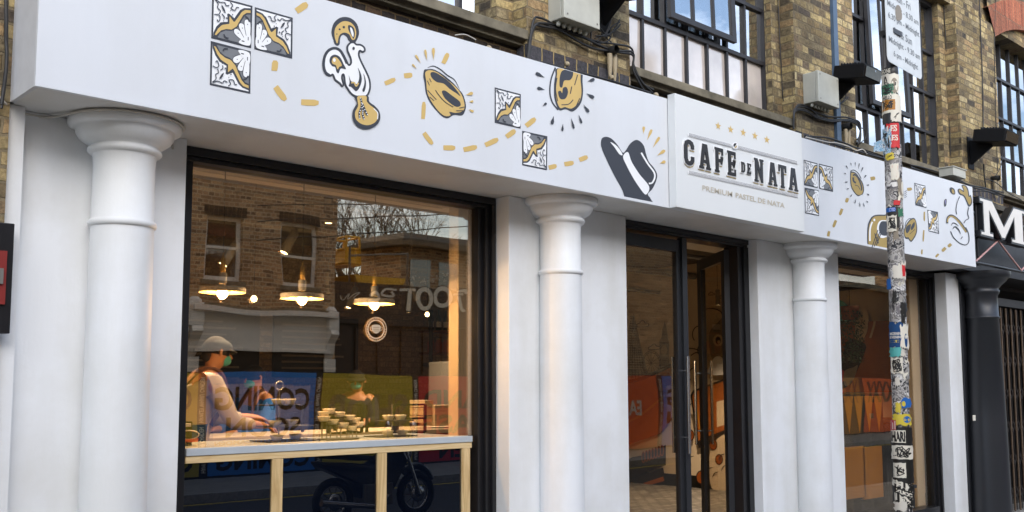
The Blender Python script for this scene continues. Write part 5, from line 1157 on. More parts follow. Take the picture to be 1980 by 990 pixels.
spot(549, 489, 2.2, .5, 'tilted spotlight left of the middle pendant lamp cord', power=0)
spot(635, 432, 1.7, 0, 'upright spotlight high between the middle and right pendant lamps', power=8)
spot(491, 578, 2.6, 0, 'small glowing globe between the left and middle pendants', .028, 0, True)
spot(634, 567, 3.0, 0, 'small spotlight just right of the middle pendant lamp', .022, 0)
spot(673, 595, 3.0, .4, 'small spotlight left of the rightmost pendant lamp', .028, 8)
spot(806, 580, 3.4, -.4, 'small tilted spotlight over the bottle shelf, right of the rightmost pendant', .030, 9)
spot(790, 604, 4.4, 0, 'tiny downlight just under the tilted spotlight by the bottle shelf', .032, 0)
spot(826, 608, 4.8, 0, 'glowing globe above the left end of the bottle shelf', .030, 0, True)
spot(892, 608, 4.8, 0, 'glowing globe above the right end of the bottle shelf', .022, 0, True)
spot(1388, 590, 3.0, 0, 'spotlight added to brighten the mural, behind the glass of the open door leaf', .03, 20)  # lamps from here down are added to brighten the mural wall
spot(1668, 520, .95, 0, 'downlight added to brighten the mural behind the second window, high by the post', .03, 2.5)
spot(1262, 440, 4.2, 0, 'small downlight added to brighten the painted skyline behind the closed door leaf', .03, 22)
spot(1290, 430, 3.0, 0, 'downlight added near the ceiling to brighten the mural behind the closed door leaf', .03, 22)

# ------------------------------------------------------------------ window counter
CT = thing('window_counter', 'pale topped pine framed counter standing just inside the big window', 'counter', (3.4, .5, .1))
cz_ = 1.28
mb = MB(); mb.box(2.425, 4.46, .178, .85, cz_-.040, cz_, 'stone_top'); mb.build('countertop', CT, .003)
mb = MB(); mb.box(2.425, 4.46, .186, .213, cz_-.080, cz_-.041, 'pine'); mb.build('top_rail', CT, .002)
for px in (536.5, 739, 901.5):
    x = onY(px, 930, .187).x; mb = MB(); mb.box(x-.035, x+.035, .187, .213, .1, cz_-.081, 'pine_post'); mb.build('post', CT, .002)
mb = MB(); mb.box(2.425, 4.46, .200, .214, .1, cz_-.082, 'panel_gloss'); mb.build('front_panel', CT)
# custard tarts
def tart_at(p, label, grp=None, sc_=1.0):
    R = .040*sc_; o = thing('custard_tart', label, 'pastry', (p[0], p[1], p[2]), grp); q = Vector(p)
    mb = MB(); mb.lathe([(.001, 0), (R*.62, 0), (R*.66, .002), (R*.98, .029), (R, .033), (R*.95, .034), (R*.88, .027)], q, 'pastry', 36, flute=.035); mb.build('crust', o)
    mb = MB(); mb.lathe([(R*.90, .027), (R*.5, .032), (.001, .031)], q, 'custard', 18); mb.build('filling', o)
    return o
def tray(x0, x1, y0, y1, z, label, ma='slate', nm='slate_tray', cat='tray'):
    mb = MB(); mb.box(x0, x1, y0, y1, z-.008, z, ma); return tag(mb.build(nm, None, .002), label, cat)
zf = lambda px, py, y, k=6.6: onY(500+px/k, 720+py/k, y)
ST = thing('cake_stand', 'three tier slate cake stand with a ring handle near the counter left end', 'cake stand', zf(260, 900, .50))
xs_ = zf(262, 500, .50).x
t3 = zf(262, 410, .50).z; t2 = zf(262, 680, .50).z
mb = MB(); mb.box(xs_-.12, xs_+.14, .42, .58, t3-.007, t3, 'slate'); mb.build('tier', ST); mb = MB(); mb.box(xs_-.10, xs_+.20, .40, .60, t2-.007, t2, 'slate'); mb.build('tier', ST); mb = MB(); mb.box(xs_-.13, xs_+.26, .38, .62, cz_+.001, cz_+.008, 'slate'); mb.build('tier', ST)
mb = MB(); mb.tube([(xs_, .5, cz_), (xs_, .5, t3+.09)], .005, 'steel', 10); mb.build('rod', ST); mb = MB(); mb.tube([(xs_+.026*math.cos(t*PI/10), .5, t3+.116+.026*math.sin(t*PI/10)) for t in range(20)], .004, 'steel', 8, closed=True); mb.build('ring', ST)
names = ['left', 'right']
for i, (zz, pxs, nm) in enumerate(((t3, (247, 393), 'top tier'), (t2, (213, 428), 'middle tier'), (cz_+.008, (237, 477), 'bottom tier'))):
    for j, px in enumerate(pxs): tart_at((zf(px, 500, .46+.05*j).x, .46+.05*j, zz), '%s custard tart on the %s of the left cake stand' % (names[j], nm))
PX = [(897, 505), (835, 540), (835, 600), (1027, 545), (945, 640), (1155, 585), (1075, 682), (1225, 620), (1180, 722), (1275, 672)]
PN = ['topmost', 'leftmost upper', 'leftmost lower', 'second from the top, right of the topmost', 'lower middle left', 'upper right of centre', 'bottom middle', 'right hand upper', 'lowest', 'rightmost']
g = thing('display_riser', 'stepped dark riser carrying the heap of custard tarts mid counter', 'riser', zf(1050, 800, .5))
for i, (px, py) in enumerate(PX):
    yy = .55+.03*(1-(py-505)/220); p = zf(px, py+26, yy); tart_at((p.x, p.y, p.z), '%s custard tart of the heap in the middle of the counter' % PN[i] if len(PN[i]) < 30 else 'second highest custard tart of the heap in the middle of the counter')
    mb = MB(); mb.box(p.x-.003, p.x+.003, yy+.02, yy+.026, cz_+.001, p.z-.004, 'steel'); mb.box(p.x-.04, p.x+.04, yy-.03, yy+.04, p.z-.004, p.z-.0005, 'bodyblack'); mb.build('step', g)
tray(zf(820, 0, .4).x, zf(1220, 0, .4).x, .33, .47, cz_+.009, 'empty black tray on the counter before the heap of tarts')
z4 = lambda px, py, y: onY(600+px/2.911, 650+py/2.911, y)
x2 = z4(460, 500, .5).x; tA = z4(460, 472, .5).z; tB = cz_+.008
S2 = thing('cake_stand', 'two tier cake stand right of the heaped tarts on the counter', 'cake stand', (x2, .5, cz_))
mb = MB(); mb.box(x2-.09, x2+.12, .42, .58, tA-.007, tA, 'slate'); mb.build('tier', S2); mb = MB(); mb.box(x2-.16, x2+.14, .40, .60, cz_+.001, tB, 'slate'); mb.build('tier', S2); mb = MB(); mb.tube([(x2, .5, cz_), (x2, .5, tA+.11)], .005, 'steel', 8); mb.build('rod', S2)
for j, (px, zz, nm) in enumerate(((435, tA, 'left custard tart on the upper tier'), (502, tA, 'right custard tart on the upper tier'), (430, tB, 'left custard tart on the lower tier'), (515, tB, 'right custard tart on the lower tier'))):
    tart_at((z4(px, 500, .5).x, .49, zz), nm+' of the right cake stand')
# eyeglass-shaped dish at the far left end
p = onY(365, 848, .45); mb = MB(); mb.tube([(p.x+.06*math.cos(t*PI/9), p.y, p.z+.02+.025*math.sin(t*PI/9)) for t in range(18)], .004, 'poster_white', 6, closed=True); mb.lathe([(.001, -.018), (.05, -.018), (.055, 0)], p, 'red_poster', 20); tag(mb.build('dish'), 'small red dish with white rim at the left end of the counter', 'dish')
p = onY(355, 825, .5); mb = MB(); mb.box(p.x-.12, p.x+.03, .45, .60, cz_+.001, p.z+.03, 'bodyblack'); mb.box(p.x-.02, p.x+.02, .445, .4495, p.z-.0, p.z+.02, 'poster_white'); tag(mb.build('card_reader', None, .006), 'black card machine beside the pilaster at the left end of the counter', 'card machine')

# ------------------------------------------------------------------ back of house
bz = onY(860, 828, 2.7).z
BC = thing('back_counter', 'long timber service counter across the middle of the cafe', 'counter', (6, 3, .1))
mb = MB(); mb.box(3.3, 7.6, 2.62, 3.3, .1, bz-.04, 'mural_brown'); mb.build('base', BC); mb = MB(); mb.box(3.25, 7.65, 2.58, 3.34, bz-.04, bz, 'cream_wall'); mb.build('worktop', BC, .004)
def box_at(px0, px1, py0, py1, y, ma, label, dep=.25):
    a_ = onY(px0, py1, y); b_ = onY(px1, py0, y); z0 = a_.z; o = thing('cake_box', label, 'box', ((a_.x+b_.x)/2, y, z0)); mb = MB(); mb.box(a_.x, b_.x, y, y+dep, z0, b_.z-.012, ma); mb.build('carton', o, .004); mb = MB(); mb.box(a_.x-.004, b_.x+.004, y-.004, y+dep, b_.z-.0115, b_.z, ma); mb.build('lid', o, .002); return o
for i in range(4): box_at(841, 893, 813-10*i, 824-10*i, 2.75, 'card', ['bottom', 'second from bottom', 'second from top', 'top'][i]+' wide tan cake box in the stack by the right reveal')
for i in range(3): box_at(822, 838, 804-15*i, 818-15*i, 2.80, 'card', ['bottom', 'middle', 'top'][i]+' small tan box in the narrow stack left of the wide boxes')
def case(px0, px1, py0, py1, y, label):
    a_ = onY(px0, py1, y); b_ = onY(px1, py0, y); mb = MB(); o = thing('display_case', label, 'display case', a_)
    for x in (a_.x, b_.x):
        for yy in (y, y+.4): mb.box(x-.01, x+.01, yy-.01, yy+.01, a_.z, b_.z, 'poster_black')
    for z in (a_.z, b_.z, (a_.z+b_.z)/2): mb.box(a_.x+.01, b_.x-.01, y-.012, y+.006, z-.008, z+.008, 'poster_black')
    mb.build('case_frame', o); mb = MB(); mb.box(a_.x, b_.x, y+.02, y+.024, a_.z, b_.z, 'door_glass'); mb.build('case_glass', o)
case(636, 700, 782, 838, 1.9, 'glass display case behind the heap of tarts'); case(762, 822, 782, 838, 1.9, 'glass display case right of the second cake stand')
# bottle shelf on the back wall
sa, sb_ = onY(826, 640, 6.3), onY(903, 640, 6.3)
SH = thing('pipe_shelf', 'wall shelf on black pipe brackets holding bottles at the back', 'shelf', sa)
for z in (onY(865, 640, 6.3).z, onY(865, 682, 6.3).z): mb = MB(); mb.box(sa.x, sb_.x+.3, 6.22, 6.5, z-.03, z, 'mural_brown'); mb.build('board', SH)
for px in (833, 889):
    x = onY(px, 650, 6.2).x; zt4 = onY(px, 600, 6.2).z; zb4 = onY(px, 702, 6.2).z; mb = MB(); mb.tube([(x, 6.2, zt4), (x, 6.2, zb4), (x+.05, 6.22, zb4-.02), (x+.1, 6.48, zb4-.02)], .028, 'poster_black', 8); mb.build('pipe_bracket', SH)
zsh = [onY(865, 640, 6.3).z, onY(865, 682, 6.3).z]
for i in range(6):
    x = sa.x+.10+i*.14; o = thing('jar', '%s amber jar from the left on the lower pipe shelf' % ['first', 'second', 'third', 'fourth', 'fifth', 'sixth'][i], 'jar', (x, 6.34, zsh[1])); mb = MB(); mb.lathe([(.001, 0), (.05, 0), (.052, .01), (.052, .14), (.035, .165), (.035, .19)], (x, 6.34, zsh[1]), 'jar', 14); mb.build('jar_body', o); mb = MB(); mb.lathe([(.037, .185), (.037, .21), (.001, .212)], (x, 6.34, zsh[1]), 'brass', 14); mb.build('lid', o)
    if i < 5:
        o = thing('bottle', '%s dark bottle from the left on the upper pipe shelf' % ['first', 'second', 'third', 'fourth', 'fifth'][i], 'bottle', (x, 6.34, zsh[0])); mb = MB(); mb.lathe([(.001, 0), (.038, 0), (.04, .01), (.04, .18), (.014, .23), (.013, .30), (.001, .302)], (x, 6.34, zsh[0]), 'bottle', 14); mb.build('bottle_glass', o); mb = MB(); mb.lathe([(.0405, .05), (.0405, .13)], (x, 6.34, zsh[0]), 'paper', 14); mb.build('bottle_label', o)
# menu boards on the back wall
for i, (x0, x1) in enumerate(((5.0, 6.3), (6.5, 7.8))):
    o = thing('menu_board', ['dark menu board on the back wall behind the barista', 'dark menu board on the back wall behind the middle of the counter'][i], 'menu board', (x0, 6.48, 1.9)); mb = MB(); mb.box(x0, x1, 6.46, 6.498, 1.75, 2.55, 'mural_ink'); mb.build('board', o, .003)
    mb = MB()
    for r in range(8): mb.box(x0+.12, x0+.12+random.uniform(.5, .95), 6.456, 6.459, 2.42-r*.08, 2.445-r*.08, 'mural_grey')
    mb.build('menu_lines', o)
mb = MB(); mb.box(7.0, 8.6, 3.3, 3.9, .1, 1.9, 'lampgrey'); tag(mb.build('fridge', None, .02), 'tall grey fridge beyond the service counter', 'fridge')

# ------------------------------------------------------------------ people
def rig(pts, edges, rad, name, parent, ma, sub=2):
    me = bpy.data.meshes.new(name); me.from_pydata([tuple(p) for p in pts], edges, []); o = bpy.data.objects.new(name, me); col.objects.link(o)
    off = parent.location; me.transform(Matrix.Translation(-off)); o.parent = parent
    sk = o.modifiers.new('skin', 'SKIN'); sk.use_smooth_shade = True
    for i, v in enumerate(me.skin_vertices[0].data): v.radius = rad[i] if isinstance(rad[i], tuple) else (rad[i], rad[i]); v.use_root = (i == 0)
    s = o.modifiers.new('sub', 'SUBSURF'); s.levels = sub; s.render_levels = sub
    dg = bpy.context.evaluated_depsgraph_get(); ev = o.evaluated_get(dg); nm = bpy.data.meshes.new_from_object(ev); o.modifiers.clear(); o.data = nm
    nm.materials.clear(); nm.materials.append(M[ma])
    for p in nm.polygons: p.use_smooth = True
    return o
def person(label, x, y, fz, h, head, lean, shirt, trousers, cap, mask=True, apron=None, arms=((.30, .03), (.30, .03))):
    """standing figure facing heading `head`; lean pushes the shoulders forward; arms give forward reach of the hands"""
    o = thing('person', label, 'person', (x, y, fz)); Rz = Matrix.Rotation(head, 3, 'Z'); base = Vector((x, y, fz))
    def P(f, s, u): return base+Rz @ Vector((f*h, s*h, u*h))
    l = lean
    pel = P(0, 0, .53); wai = P(l*.25, 0, .62); che = P(l*.7, 0, .74); nb = P(l*1.0, 0, .83); nk = P(l*1.12+.008, 0, .865); hd1 = P(l*1.25+.015, 0, .91); hd2 = P(l*1.35+.015, 0, .955)
    pts = [pel, wai, che, nb, nk, hd1, hd2]; e = [(i, i+1) for i in range(6)]; r = [.085*h, (.068*h, .085*h), (.072*h, .098*h), (.05*h, .06*h), .032*h, .050*h, .050*h]
    r = [q if isinstance(q, tuple) else (q, q) for q in r]
    sl = {}
    for sgn_, (fr, dz) in zip((1, -1), arms):
        sh = P(l*.95, sgn_*.098, .815); el = P(l*.95+fr*.35, sgn_*.125, .645+dz*.5); wr = P(l*.95+fr*.95, sgn_*.075, .635+dz); ha = P(l*.95+fr*1.08, sgn_*.065, .63+dz); k = len(pts)
        pts += [sh, el, wr, ha]; e += [(3, k), (k, k+1), (k+1, k+2), (k+2, k+3)]; r += [(.034*h,)*2, (.026*h,)*2, (.018*h,)*2, (.022*h,)*2]
        for fi in range(5):     # fingers
            oo = (fi-2)*.009; f0 = len(pts); ln = (.030, .042, .046, .042, .034)[fi]; th = fi == 0
            b1 = P(l*.95+fr*1.08+(.004 if th else .012), sgn_*.065+oo*sgn_*-1, .628+dz); pts.append(b1); e.append((k+3, f0)); r.append((.0055*h,)*2)
            pts.append(b1+(P(ln*.55, oo*.3, -.012)-base)); e.append((f0, f0+1)); r.append((.005*h,)*2); pts.append(b1+(P(ln*.8, oo*.4, -.028)-base)); e.append((f0+1, f0+2)); r.append((.004*h,)*2)
        sl[sgn_] = (sh, el, wr)
        hp = P(-.005, sgn_*.052, .50); kn = P(.012, sgn_*.055, .28); an = P(-.012, sgn_*.055, .045); to = P(.075, sgn_*.062, .02); k = len(pts); pts += [hp, kn, an, to]; e += [(0, k), (k, k+1), (k+1, k+2), (k+2, k+3)]; r += [(.052*h,)*2, (.036*h,)*2, (.024*h,)*2, (.022*h,)*2]
    rig(pts, e, r, 'body', o, 'skin')
    g = 1.14; sp = [wai, che, nb]; se = [(0, 1), (1, 2)]; sr = [(.078*h, .094*h), (.080*h, .106*h), (.056*h, .068*h)]
    for sgn_ in (1, -1):
        sh, el, wr = sl[sgn_]; k = len(sp); sp += [sh, (sh+el)/2, el, el.lerp(wr, .8)]; se += [(2, k), (k, k+1), (k+1, k+2), (k+2, k+3)]; sr += [(.042*h,)*2, (.041*h,)*2, (.037*h,)*2, (.027*h,)*2]
    sp.append(P(l*.1, 0, .54)); se.append((0, len(sp)-1)); sr.append((.08*h, .095*h)); rig(sp, se, sr, 'shirt', o, shirt)
    tp = [P(0, 0, .55), P(0, 0, .51)]; te = [(0, 1)]; tr_ = [(.086*h, .096*h), (.085*h, .095*h)]
    for sgn_ in (1, -1): k = len(tp); tp += [P(-.005, sgn_*.052, .46), P(.012, sgn_*.055, .28), P(-.010, sgn_*.055, .07)]; te += [(1, k), (k, k+1), (k+1, k+2)]; tr_ += [(.058*h,)*2, (.043*h,)*2, (.035*h,)*2]
    rig(tp, te, tr_, 'trousers', o, trousers)
    # head details
    hc = P(l*1.32+.015, 0, .935); fwd_ = Rz @ Vector((1, 0, -.18)).normalized(); side = Rz @ Vector((0, 1, 0)); upv = fwd_.cross(side)*-1; upv = upv if upv.z > 0 else -upv
    def ballish(c, rx, ry, rz_, ma, nm, a0=0.0, front=None):
        mb = MB(); vs = []; n, m_ = 20, 12
        for i in range(m_+1):
            t = PI*(a0+(1-a0)*i/m_) if a0 < 0 else PI*i/m_*(1-a0)
            for j in range(n): an = 2*PI*j/n; vs.append(c+fwd_*(rx*math.sin(t)*math.cos(an))+side*(ry*math.sin(t)*math.sin(an))+upv*(rz_*math.cos(t)))
        mb.add(vs, [(i*n+j, i*n+(j+1) % n, (i+1)*n+(j+1) % n, (i+1)*n+j) for i in range(m_) for j in range(n)], ma, True); return mb.build(nm, o)
    ballish(hc-fwd_*.012*h+upv*.006*h, .060*h, .053*h, .064*h, 'hair', 'hair', .42); ballish(hc-fwd_*.042*h-upv*.02*h, .026*h, .03*h, .03*h, 'hair', 'hair_bun')
    mb = MB(); mb.tube([hc+fwd_*.050*h+upv*.005*h, hc+fwd_*.062*h-upv*.014*h, hc+fwd_*.054*h-upv*.018*h], [.004*h, .007*h, .005*h], 'skin', 8)
    for s_ in (1, -1): mb.lathe([(.001, -.004*h), (.004*h, 0), (.001, .004*h)], hc+fwd_*.050*h+side*.018*h*s_+upv*.002*h, 'hair', 8); mb.tube([hc+side*.052*h*s_-fwd_*.004*h+upv*.010*h, hc+side*.058*h*s_-fwd_*.008*h, hc+side*.052*h*s_-fwd_*.003*h-upv*.014*h], .006*h, 'skin', 8)
    mb.build('face', o)
    if mask: ballish(hc+fwd_*.026*h-upv*.026*h, .036*h, .036*h, .028*h, 'mask', 'face_mask')
    if cap:
        c = ballish(hc+upv*.026*h-fwd_*.004*h, .060*h, .055*h, .036*h, cap, 'flat_cap', .45)
        mb = MB(); vs = []; n = 14
        for j in range(n+1):
            an = -PI*.36+PI*.72*j/n
            for rr_, dz in ((.050, .018), (.078, .006)): vs.append(hc+fwd_*(rr_*h*math.cos(an))+side*(rr_*.95*h*math.sin(an))+upv*(dz*h+.008*h))
        k = len(vs); vs2 = [v-upv*.006*h for v in vs]; mb.add(vs+vs2, [(2*j, 2*j+2, 2*j+3, 2*j+1) for j in range(n)]+[(k+2*j+1, k+2*j+3, k+2*j+2, k+2*j) for j in range(n)]+[(2*j+1, 2*j+3, k+2*j+3, k+2*j+1) for j in range(n)], 'cap_dark', True); mb.build('cap_peak', o)
    if apron:
        vs = []; n = 18
        for u, rx, ry, fl in ((.635, .086, .104, .2), (.60, .092, .108, .1), (.54, .098, .112, 0), (.42, .105, .118, 0), (.30, .115, .125, 0)):
            for j in range(n+1): an = -PI*.86+PI*1.72*j/n; vs.append(P(l*fl+rx*math.cos(an), ry*math.sin(an), u))
        mb = MB(); mb.add(vs, [(i*(n+1)+j, i*(n+1)+j+1, (i+1)*(n+1)+j+1, (i+1)*(n+1)+j) for i in range(4) for j in range(n)], apron, True); mb.build('apron', o)
        for s_ in (1, -1):
            mb = MB(); q = [P(l*.2+.085, s_*.05, .63), P(l*.75+.092, s_*.058, .74), P(l*1.0+.045, s_*.052, .845), P(l*1.0-.02, s_*.045, .862), P(l*.9-.075, s_*.03, .80), P(l*.7-.088, -s_*.01, .74), P(l*.25-.082, -s_*.05, .63)]; q = [Vector(v) for v in smooth3(q, 4)]
            mb.tube(q, .010*h, 'strap', 6); mb.build('strap', o)
    return o
bx = onY(412, 690, 2.1); bx.x -= .235
person('barista in cream shirt, flat cap and teal face mask bending over the counter', bx.x, 2.1, .22, 1.77, math.radians(-8), .10, 'shirt', 'dark_cloth', 'cap', True, 'apron_blue', ((.25, .02), (.23, -.01)))
bx = onY(512, 760, 3.75)
person('second worker in blue top with dark cap behind the leftmost cake stand', bx.x, 3.75, .10, 1.72, math.radians(190), .05, 'cloth_blue', 'dark_cloth', 'cap_dark', True, 'apron_blue', ((.26, .0), (.24, .02)))
bx = onY(690, 760, 4.3)
person('worker in dark clothes standing deeper in the cafe behind the heaped tarts', bx.x, 4.3, .10, 1.70, math.radians(230), .02, 'dark_cloth', 'dark_cloth', 'cap_dark', True, None, ((.22, .05), (.20, .02)))

# dark partition added to darken the view, and amber boards, behind the second window
mb = MB(); mb.box(9.25, 12.2, .75, 1.15, .10, 1.18, 'bodyblack'); mb.box(9.25, 12.2, .70, 1.20, 1.18, 1.22, 'mural_brown'); tag(mb.build('darkening_partition', None, .01), 'long black partition added to darken the view behind the second window', 'darkening_partition')
for i, (xa_, xb_) in enumerate(((1634, 1668), (1669, 1702))):
    p0, p1 = onY(xa_, 966, .62), onY(xb_, 862, .62); o = thing('display_board', ['left plain amber board leaning low behind the second window', 'right plain amber board leaning low behind the second window, by the post'][i], 'board', p0)
    mb = MB(); mb.box(p0.x, p1.x, .60, .63, p0.z, p1.z, 'amber'); mb.build('panel', o, .003); mb = MB(); mb.box(p0.x-.01, p1.x+.01, .632, .66, p0.z-.015, p0.z, 'mural_ink'); mb.build('rest', o)
o = thing('zigzag_panel', 'black and amber zigzag panel above the amber boards behind the second window', 'panel', onY(1670, 800, .66))
p0, p1 = onY(1632, 842, .66), onY(1706, 762, .66); mb = MB(); mb.box(p0.x, p1.x, .66, .68, p0.z, p1.z, 'mural_ink'); mb.build('panel', o)
mb = MB(); w_ = (p1.x-p0.x)/4
for i in range(4): mb.prism([(p0.x+w_*i+.01, .658, p1.z-.02), (p0.x+w_*(i+1)-.01, .658, p1.z-.02), (p0.x+w_*(i+.5), .658, p0.z+.02)], (0, -.004, 0), 'amber')
mb.build('triangle_pattern', o)
# ------------------------------------------------------------------ far side of the street (seen mirrored in the glass)
YO = -12.0; VY = 2*GL-YO
def mir(px, py, yo=YO):
    p = onY(px, py, 2*GL-yo); return Vector((p.x, yo, p.z))
OB = thing('brick_terrace', 'stock brick building with white sash windows, mirrored in the cafe window', 'building', (4, YO, 0))
xR = mir(650, 500).x
wins = []
wA, wB = mir(398, 415), mir(468, 545); wC, wD = mir(545, 445), mir(600, 555)
for k in range(-4, 2): wins.append((wA.x+k*1.62, wA.x+k*1.62+.80))
wz0, wz1 = wB.z, wA.z+.02
mb = MB()
mb.box(-12, xR, YO-.35, YO, 0, wz0, 'brick_far'); mb.box(-12, xR, YO-.35, YO, wz1, 7.2, 'brick_far')
xs2 = [-12]+[v for w_ in wins for v in w_]+[xR]
for i in range(0, len(xs2), 2): mb.box(xs2[i], xs2[i+1], YO-.35, YO, wz0, wz1, 'brick_far')
mb.box(xR-.35, xR, YO-8, YO-.35, 0, 7.2, 'brick_far'); mb.build('wall', OB)
mb = MB(); mb.box(-12.1, xR+.1, YO-.4, YO+.08, 7.2, 7.4, 'sill'); mb.build('parapet', OB)
mb = MB()
for a_, b_ in wins:
    for i in range(9): xx = a_-.06+(b_-a_+.12)*i/9; mb.box(xx+.004, xx+(b_-a_+.12)/9-.004, YO, YO+.006, wz1+.004, wz1+.2, 'brick_dark')
mb.build('soldier_course', OB)
for a_, b_ in wins:
    mb = MB(); y = YO-.10
    mb.box(a_, a_+.07, y-.06, y, wz0, wz1, 'far_white'); mb.box(b_-.07, b_, y-.06, y, wz0, wz1, 'far_white'); mb.box(a_+.07, b_-.07, y-.06, y, wz1-.06, wz1, 'far_white'); mb.box(a_+.07, b_-.07, y-.06, y, wz0, wz0+.09, 'far_white'); zm = (wz0+wz1)/2; mb.box(a_+.07, b_-.07, y-.05, y-.004, zm-.025, zm+.025, 'far_white')
    f = mb.build('sash_window', OB); mb = MB(); mb.box(a_+.07, b_-.07, y-.045, y-.04, wz0+.09, wz1-.06, 'far_glass'); mb.build('pane', f); mb = MB(); mb.box(a_-.06, b_+.06, YO-.03, YO+.07, wz0-.09, wz0, 'sill'); mb.build('sill', f)
# white shopfront with corbels
cL, cR = mir(372, 640).x, mir(632, 640).x
SO = thing('white_shop_surround', 'cream shop fascia with carved corbels under the sash windows, mirrored in the glass', 'shopfront', (9.7, YO, 2.4))
for sh_ in (0, -(cR-cL)-.3):
    mb = MB(); zt5, zb5 = 3.02, 2.36
    mb.box(cL+sh_, cR+sh_, YO+.002, YO+.10, zb5, zt5, 'far_white'); mb.box(cL-.1+sh_, cR+.1+sh_, YO+.002, YO+.30, zt5, zt5+.10, 'far_white'); mb.box(cL-.1+sh_, cR+.1+sh_, YO+.002, YO+.22, zt5+.10, zt5+.15, 'sill'); mb.box(cL+sh_, cR+sh_, YO+.002, YO+.16, zb5-.06, zb5, 'far_white'); mb.build('fascia_board', SO)
    for xc_ in (cL+sh_-.02, cR+sh_+.02):
        mb = MB(); mb.box(xc_-.13, xc_+.13, YO+.002, YO+.24, 2.75, 3.16, 'far_white'); mb.prism([(xc_-.10, YO+.002, 2.75), (xc_-.10, YO+.26, 2.75), (xc_-.10, YO+.30, 2.66), (xc_-.10, YO+.22, 2.58), (xc_-.10, YO+.14, 2.5), (xc_-.10, YO+.10, 2.3), (xc_-.10, YO+.002, 2.2)], (.20, 0, 0), 'far_white')
        mb.lathe([(.13, 0), (.12, .06), (.06, .11), (.001, .12)], (xc_, YO+.12, 3.16), 'far_white', 16); mb.box(xc_-.14, xc_+.14, YO+.002, YO+.10, 0, 2.2, 'far_white'); mb.build('corbel', SO, .01)
    mb = MB(); mb.box(cL+.1+sh_, cR-.1+sh_, YO+.002, YO+.05, 0, 2.30, 'poster_black'); mb.build('shutter', SO)
# hoarding with posters
HB = thing('hoarding', 'long timber hoarding of bright posters across the road, mirrored in the glass', 'hoarding', (12, YO+.5, 0))
YH = YO+.35; HZ = 1.90
mb = MB(); mb.box(4, 46, YH-.06, YH, 0, HZ+.02, 'poster_black'); mb.build('board', HB)
def poster(x0, x1, ma, rows, tma='poster_black', strip='HAWLEY WHARF CAMDEN', sub=None, lab=None):
    mb = MB(); y = YH+.006; mb.box(x0+.17, x1, YH+.001, y, .04, HZ, ma)
    if sub: mb.box(x0+.3, x1-.12, y+.0005, y+.002, sub[1], sub[2], sub[0])  # pale panel puts the overlay of interior lights into the poster colour
    for t, z0, z1, m0, m1 in rows: text_on(mb, t, lambda u, v: Vector((x1-.12-(x1-x0-.45)*(m0+(m1-m0)*u), y+.003, z0+(z1-z0)*v)), (0, 1, 0), tma, .03, .001)
    if strip:
        for zz in (.1, 1.0): text_on(mb, strip, lambda u, v: Vector((x0+.04+.09*v, y+.001, zz+.82*u)), (0, 1, 0), 'poster_white', .02, .001)
    o = mb.build('poster', HB)
    if lab: o['label'] = lab
    return o
CS = [('COMING', 1.22, 1.64, 0, 1), ('SOON', .72, 1.10, .1, .9), ('HAWLEYWHARFCAMDEN', .58, .66, 0, 1), ('COMING', .12, .48, 0, 1)]
W_ = mir(590, 740).x-mir(370, 740).x; x = mir(370, 740).x
poster(x-W_*2, x-W_, 'red_poster', CS, lab='red poster'); poster(x-W_, x, 'yellow_poster', CS, lab='yellow poster')
poster(x, x+W_, 'blue_poster', CS, sub=('pale_blue', .70, 1.68), lab='blue poster announcing an opening')
poster(x+W_, x+2*W_, 'yellow_poster', [('SHOP', .8, 1.5, 0, 1)], 'gold_dark', lab='yellow poster')
poster(x+2*W_, x+3*W_, 'red_poster', [('LAND', 1.15, 1.6, 0, 1), ('CASE', .6, 1.0, 0, 1), ('DEN', .1, .45, .2, .8)], lab='red poster'); 
poster(x+3*W_, x+4*W_, 'orange_poster', [('CAMDEN', 1.1, 1.5, 0, 1)], 'poster_white', lab='orange poster'); 
xo = mir(1247, 760).x
poster(xo-W_-.02, xo-.04, 'orange_poster', [('EAT', .9, 1.3, .3, .7)], 'poster_white', lab='orange poster with small white word')
poster(xo, xo+W_*1.6, 'blue_poster', [('COMING', 1.15, 1.6, 0, 1), ('SOON', .65, 1.0, 0, 1), ('open', .15, .5, .2, .8)], sub=('pale_blue', .62, 1.68), lab='blue poster opposite the entrance')
xx_ = xo+W_*1.6
k = 0
while xx_ < 42: poster(xx_+.05, xx_+2.4, ['amber', 'yellow_poster', 'amber', 'orange_poster'][k % 4], [('XXXX', 1.1, 1.8, 0, 1)], strip=None); xx_ += 2.45; k += 1
# low dark shop with painted letters
LB = thing('graffiti_shop', 'low dark shop with big painted outline letters, mirrored in the glass', 'shop', (14, YO-.6, 0))
x0 = xR+.05; zt6 = mir(780, 548).z; zb6 = mir(780, 622).z; YG = YO-.4
mb = MB(); mb.box(x0, 17.4, YG-1.1, YG, 0, zt6, 'poster_black'); mb.box(x0, 17.4, YG, YG+.12, zb6-.08, zb6, 'mural_ink'); mb.build('wall', LB)
mb = MB()
for i in range(10): xa7 = x0+.1+i*.6; mb.box(xa7, xa7+.5, YG, YG+.03, .1, zb6-.15, 'shutter_brown'); 
mb.build('shutter', LB)
a = Art(lambda px, py: mir(px, py, YG), (0, 1, 0), .004, .0008); a.xf(640, 480, 4.5)
for pts, w in (([(1165, 540), (1140, 540), (1120, 450), (1115, 380), (1168, 370), (1170, 395)], 26), ([(1075, 400), (1150, 395)], 18)):
    a.line(pts, w+14, 'mural_ink'); a.line(pts, w, 'poster_white')
for c in ((980, 425, 72, 78), (808, 440, 62, 85)):
    ring = [(c[0]+c[2]*math.cos(t*PI/12), c[1]+c[3]*math.sin(t*PI/12)) for t in range(24)]; a.line(ring, 52, 'mural_ink', closed=True); a.line(ring, 38, 'poster_white', closed=True)
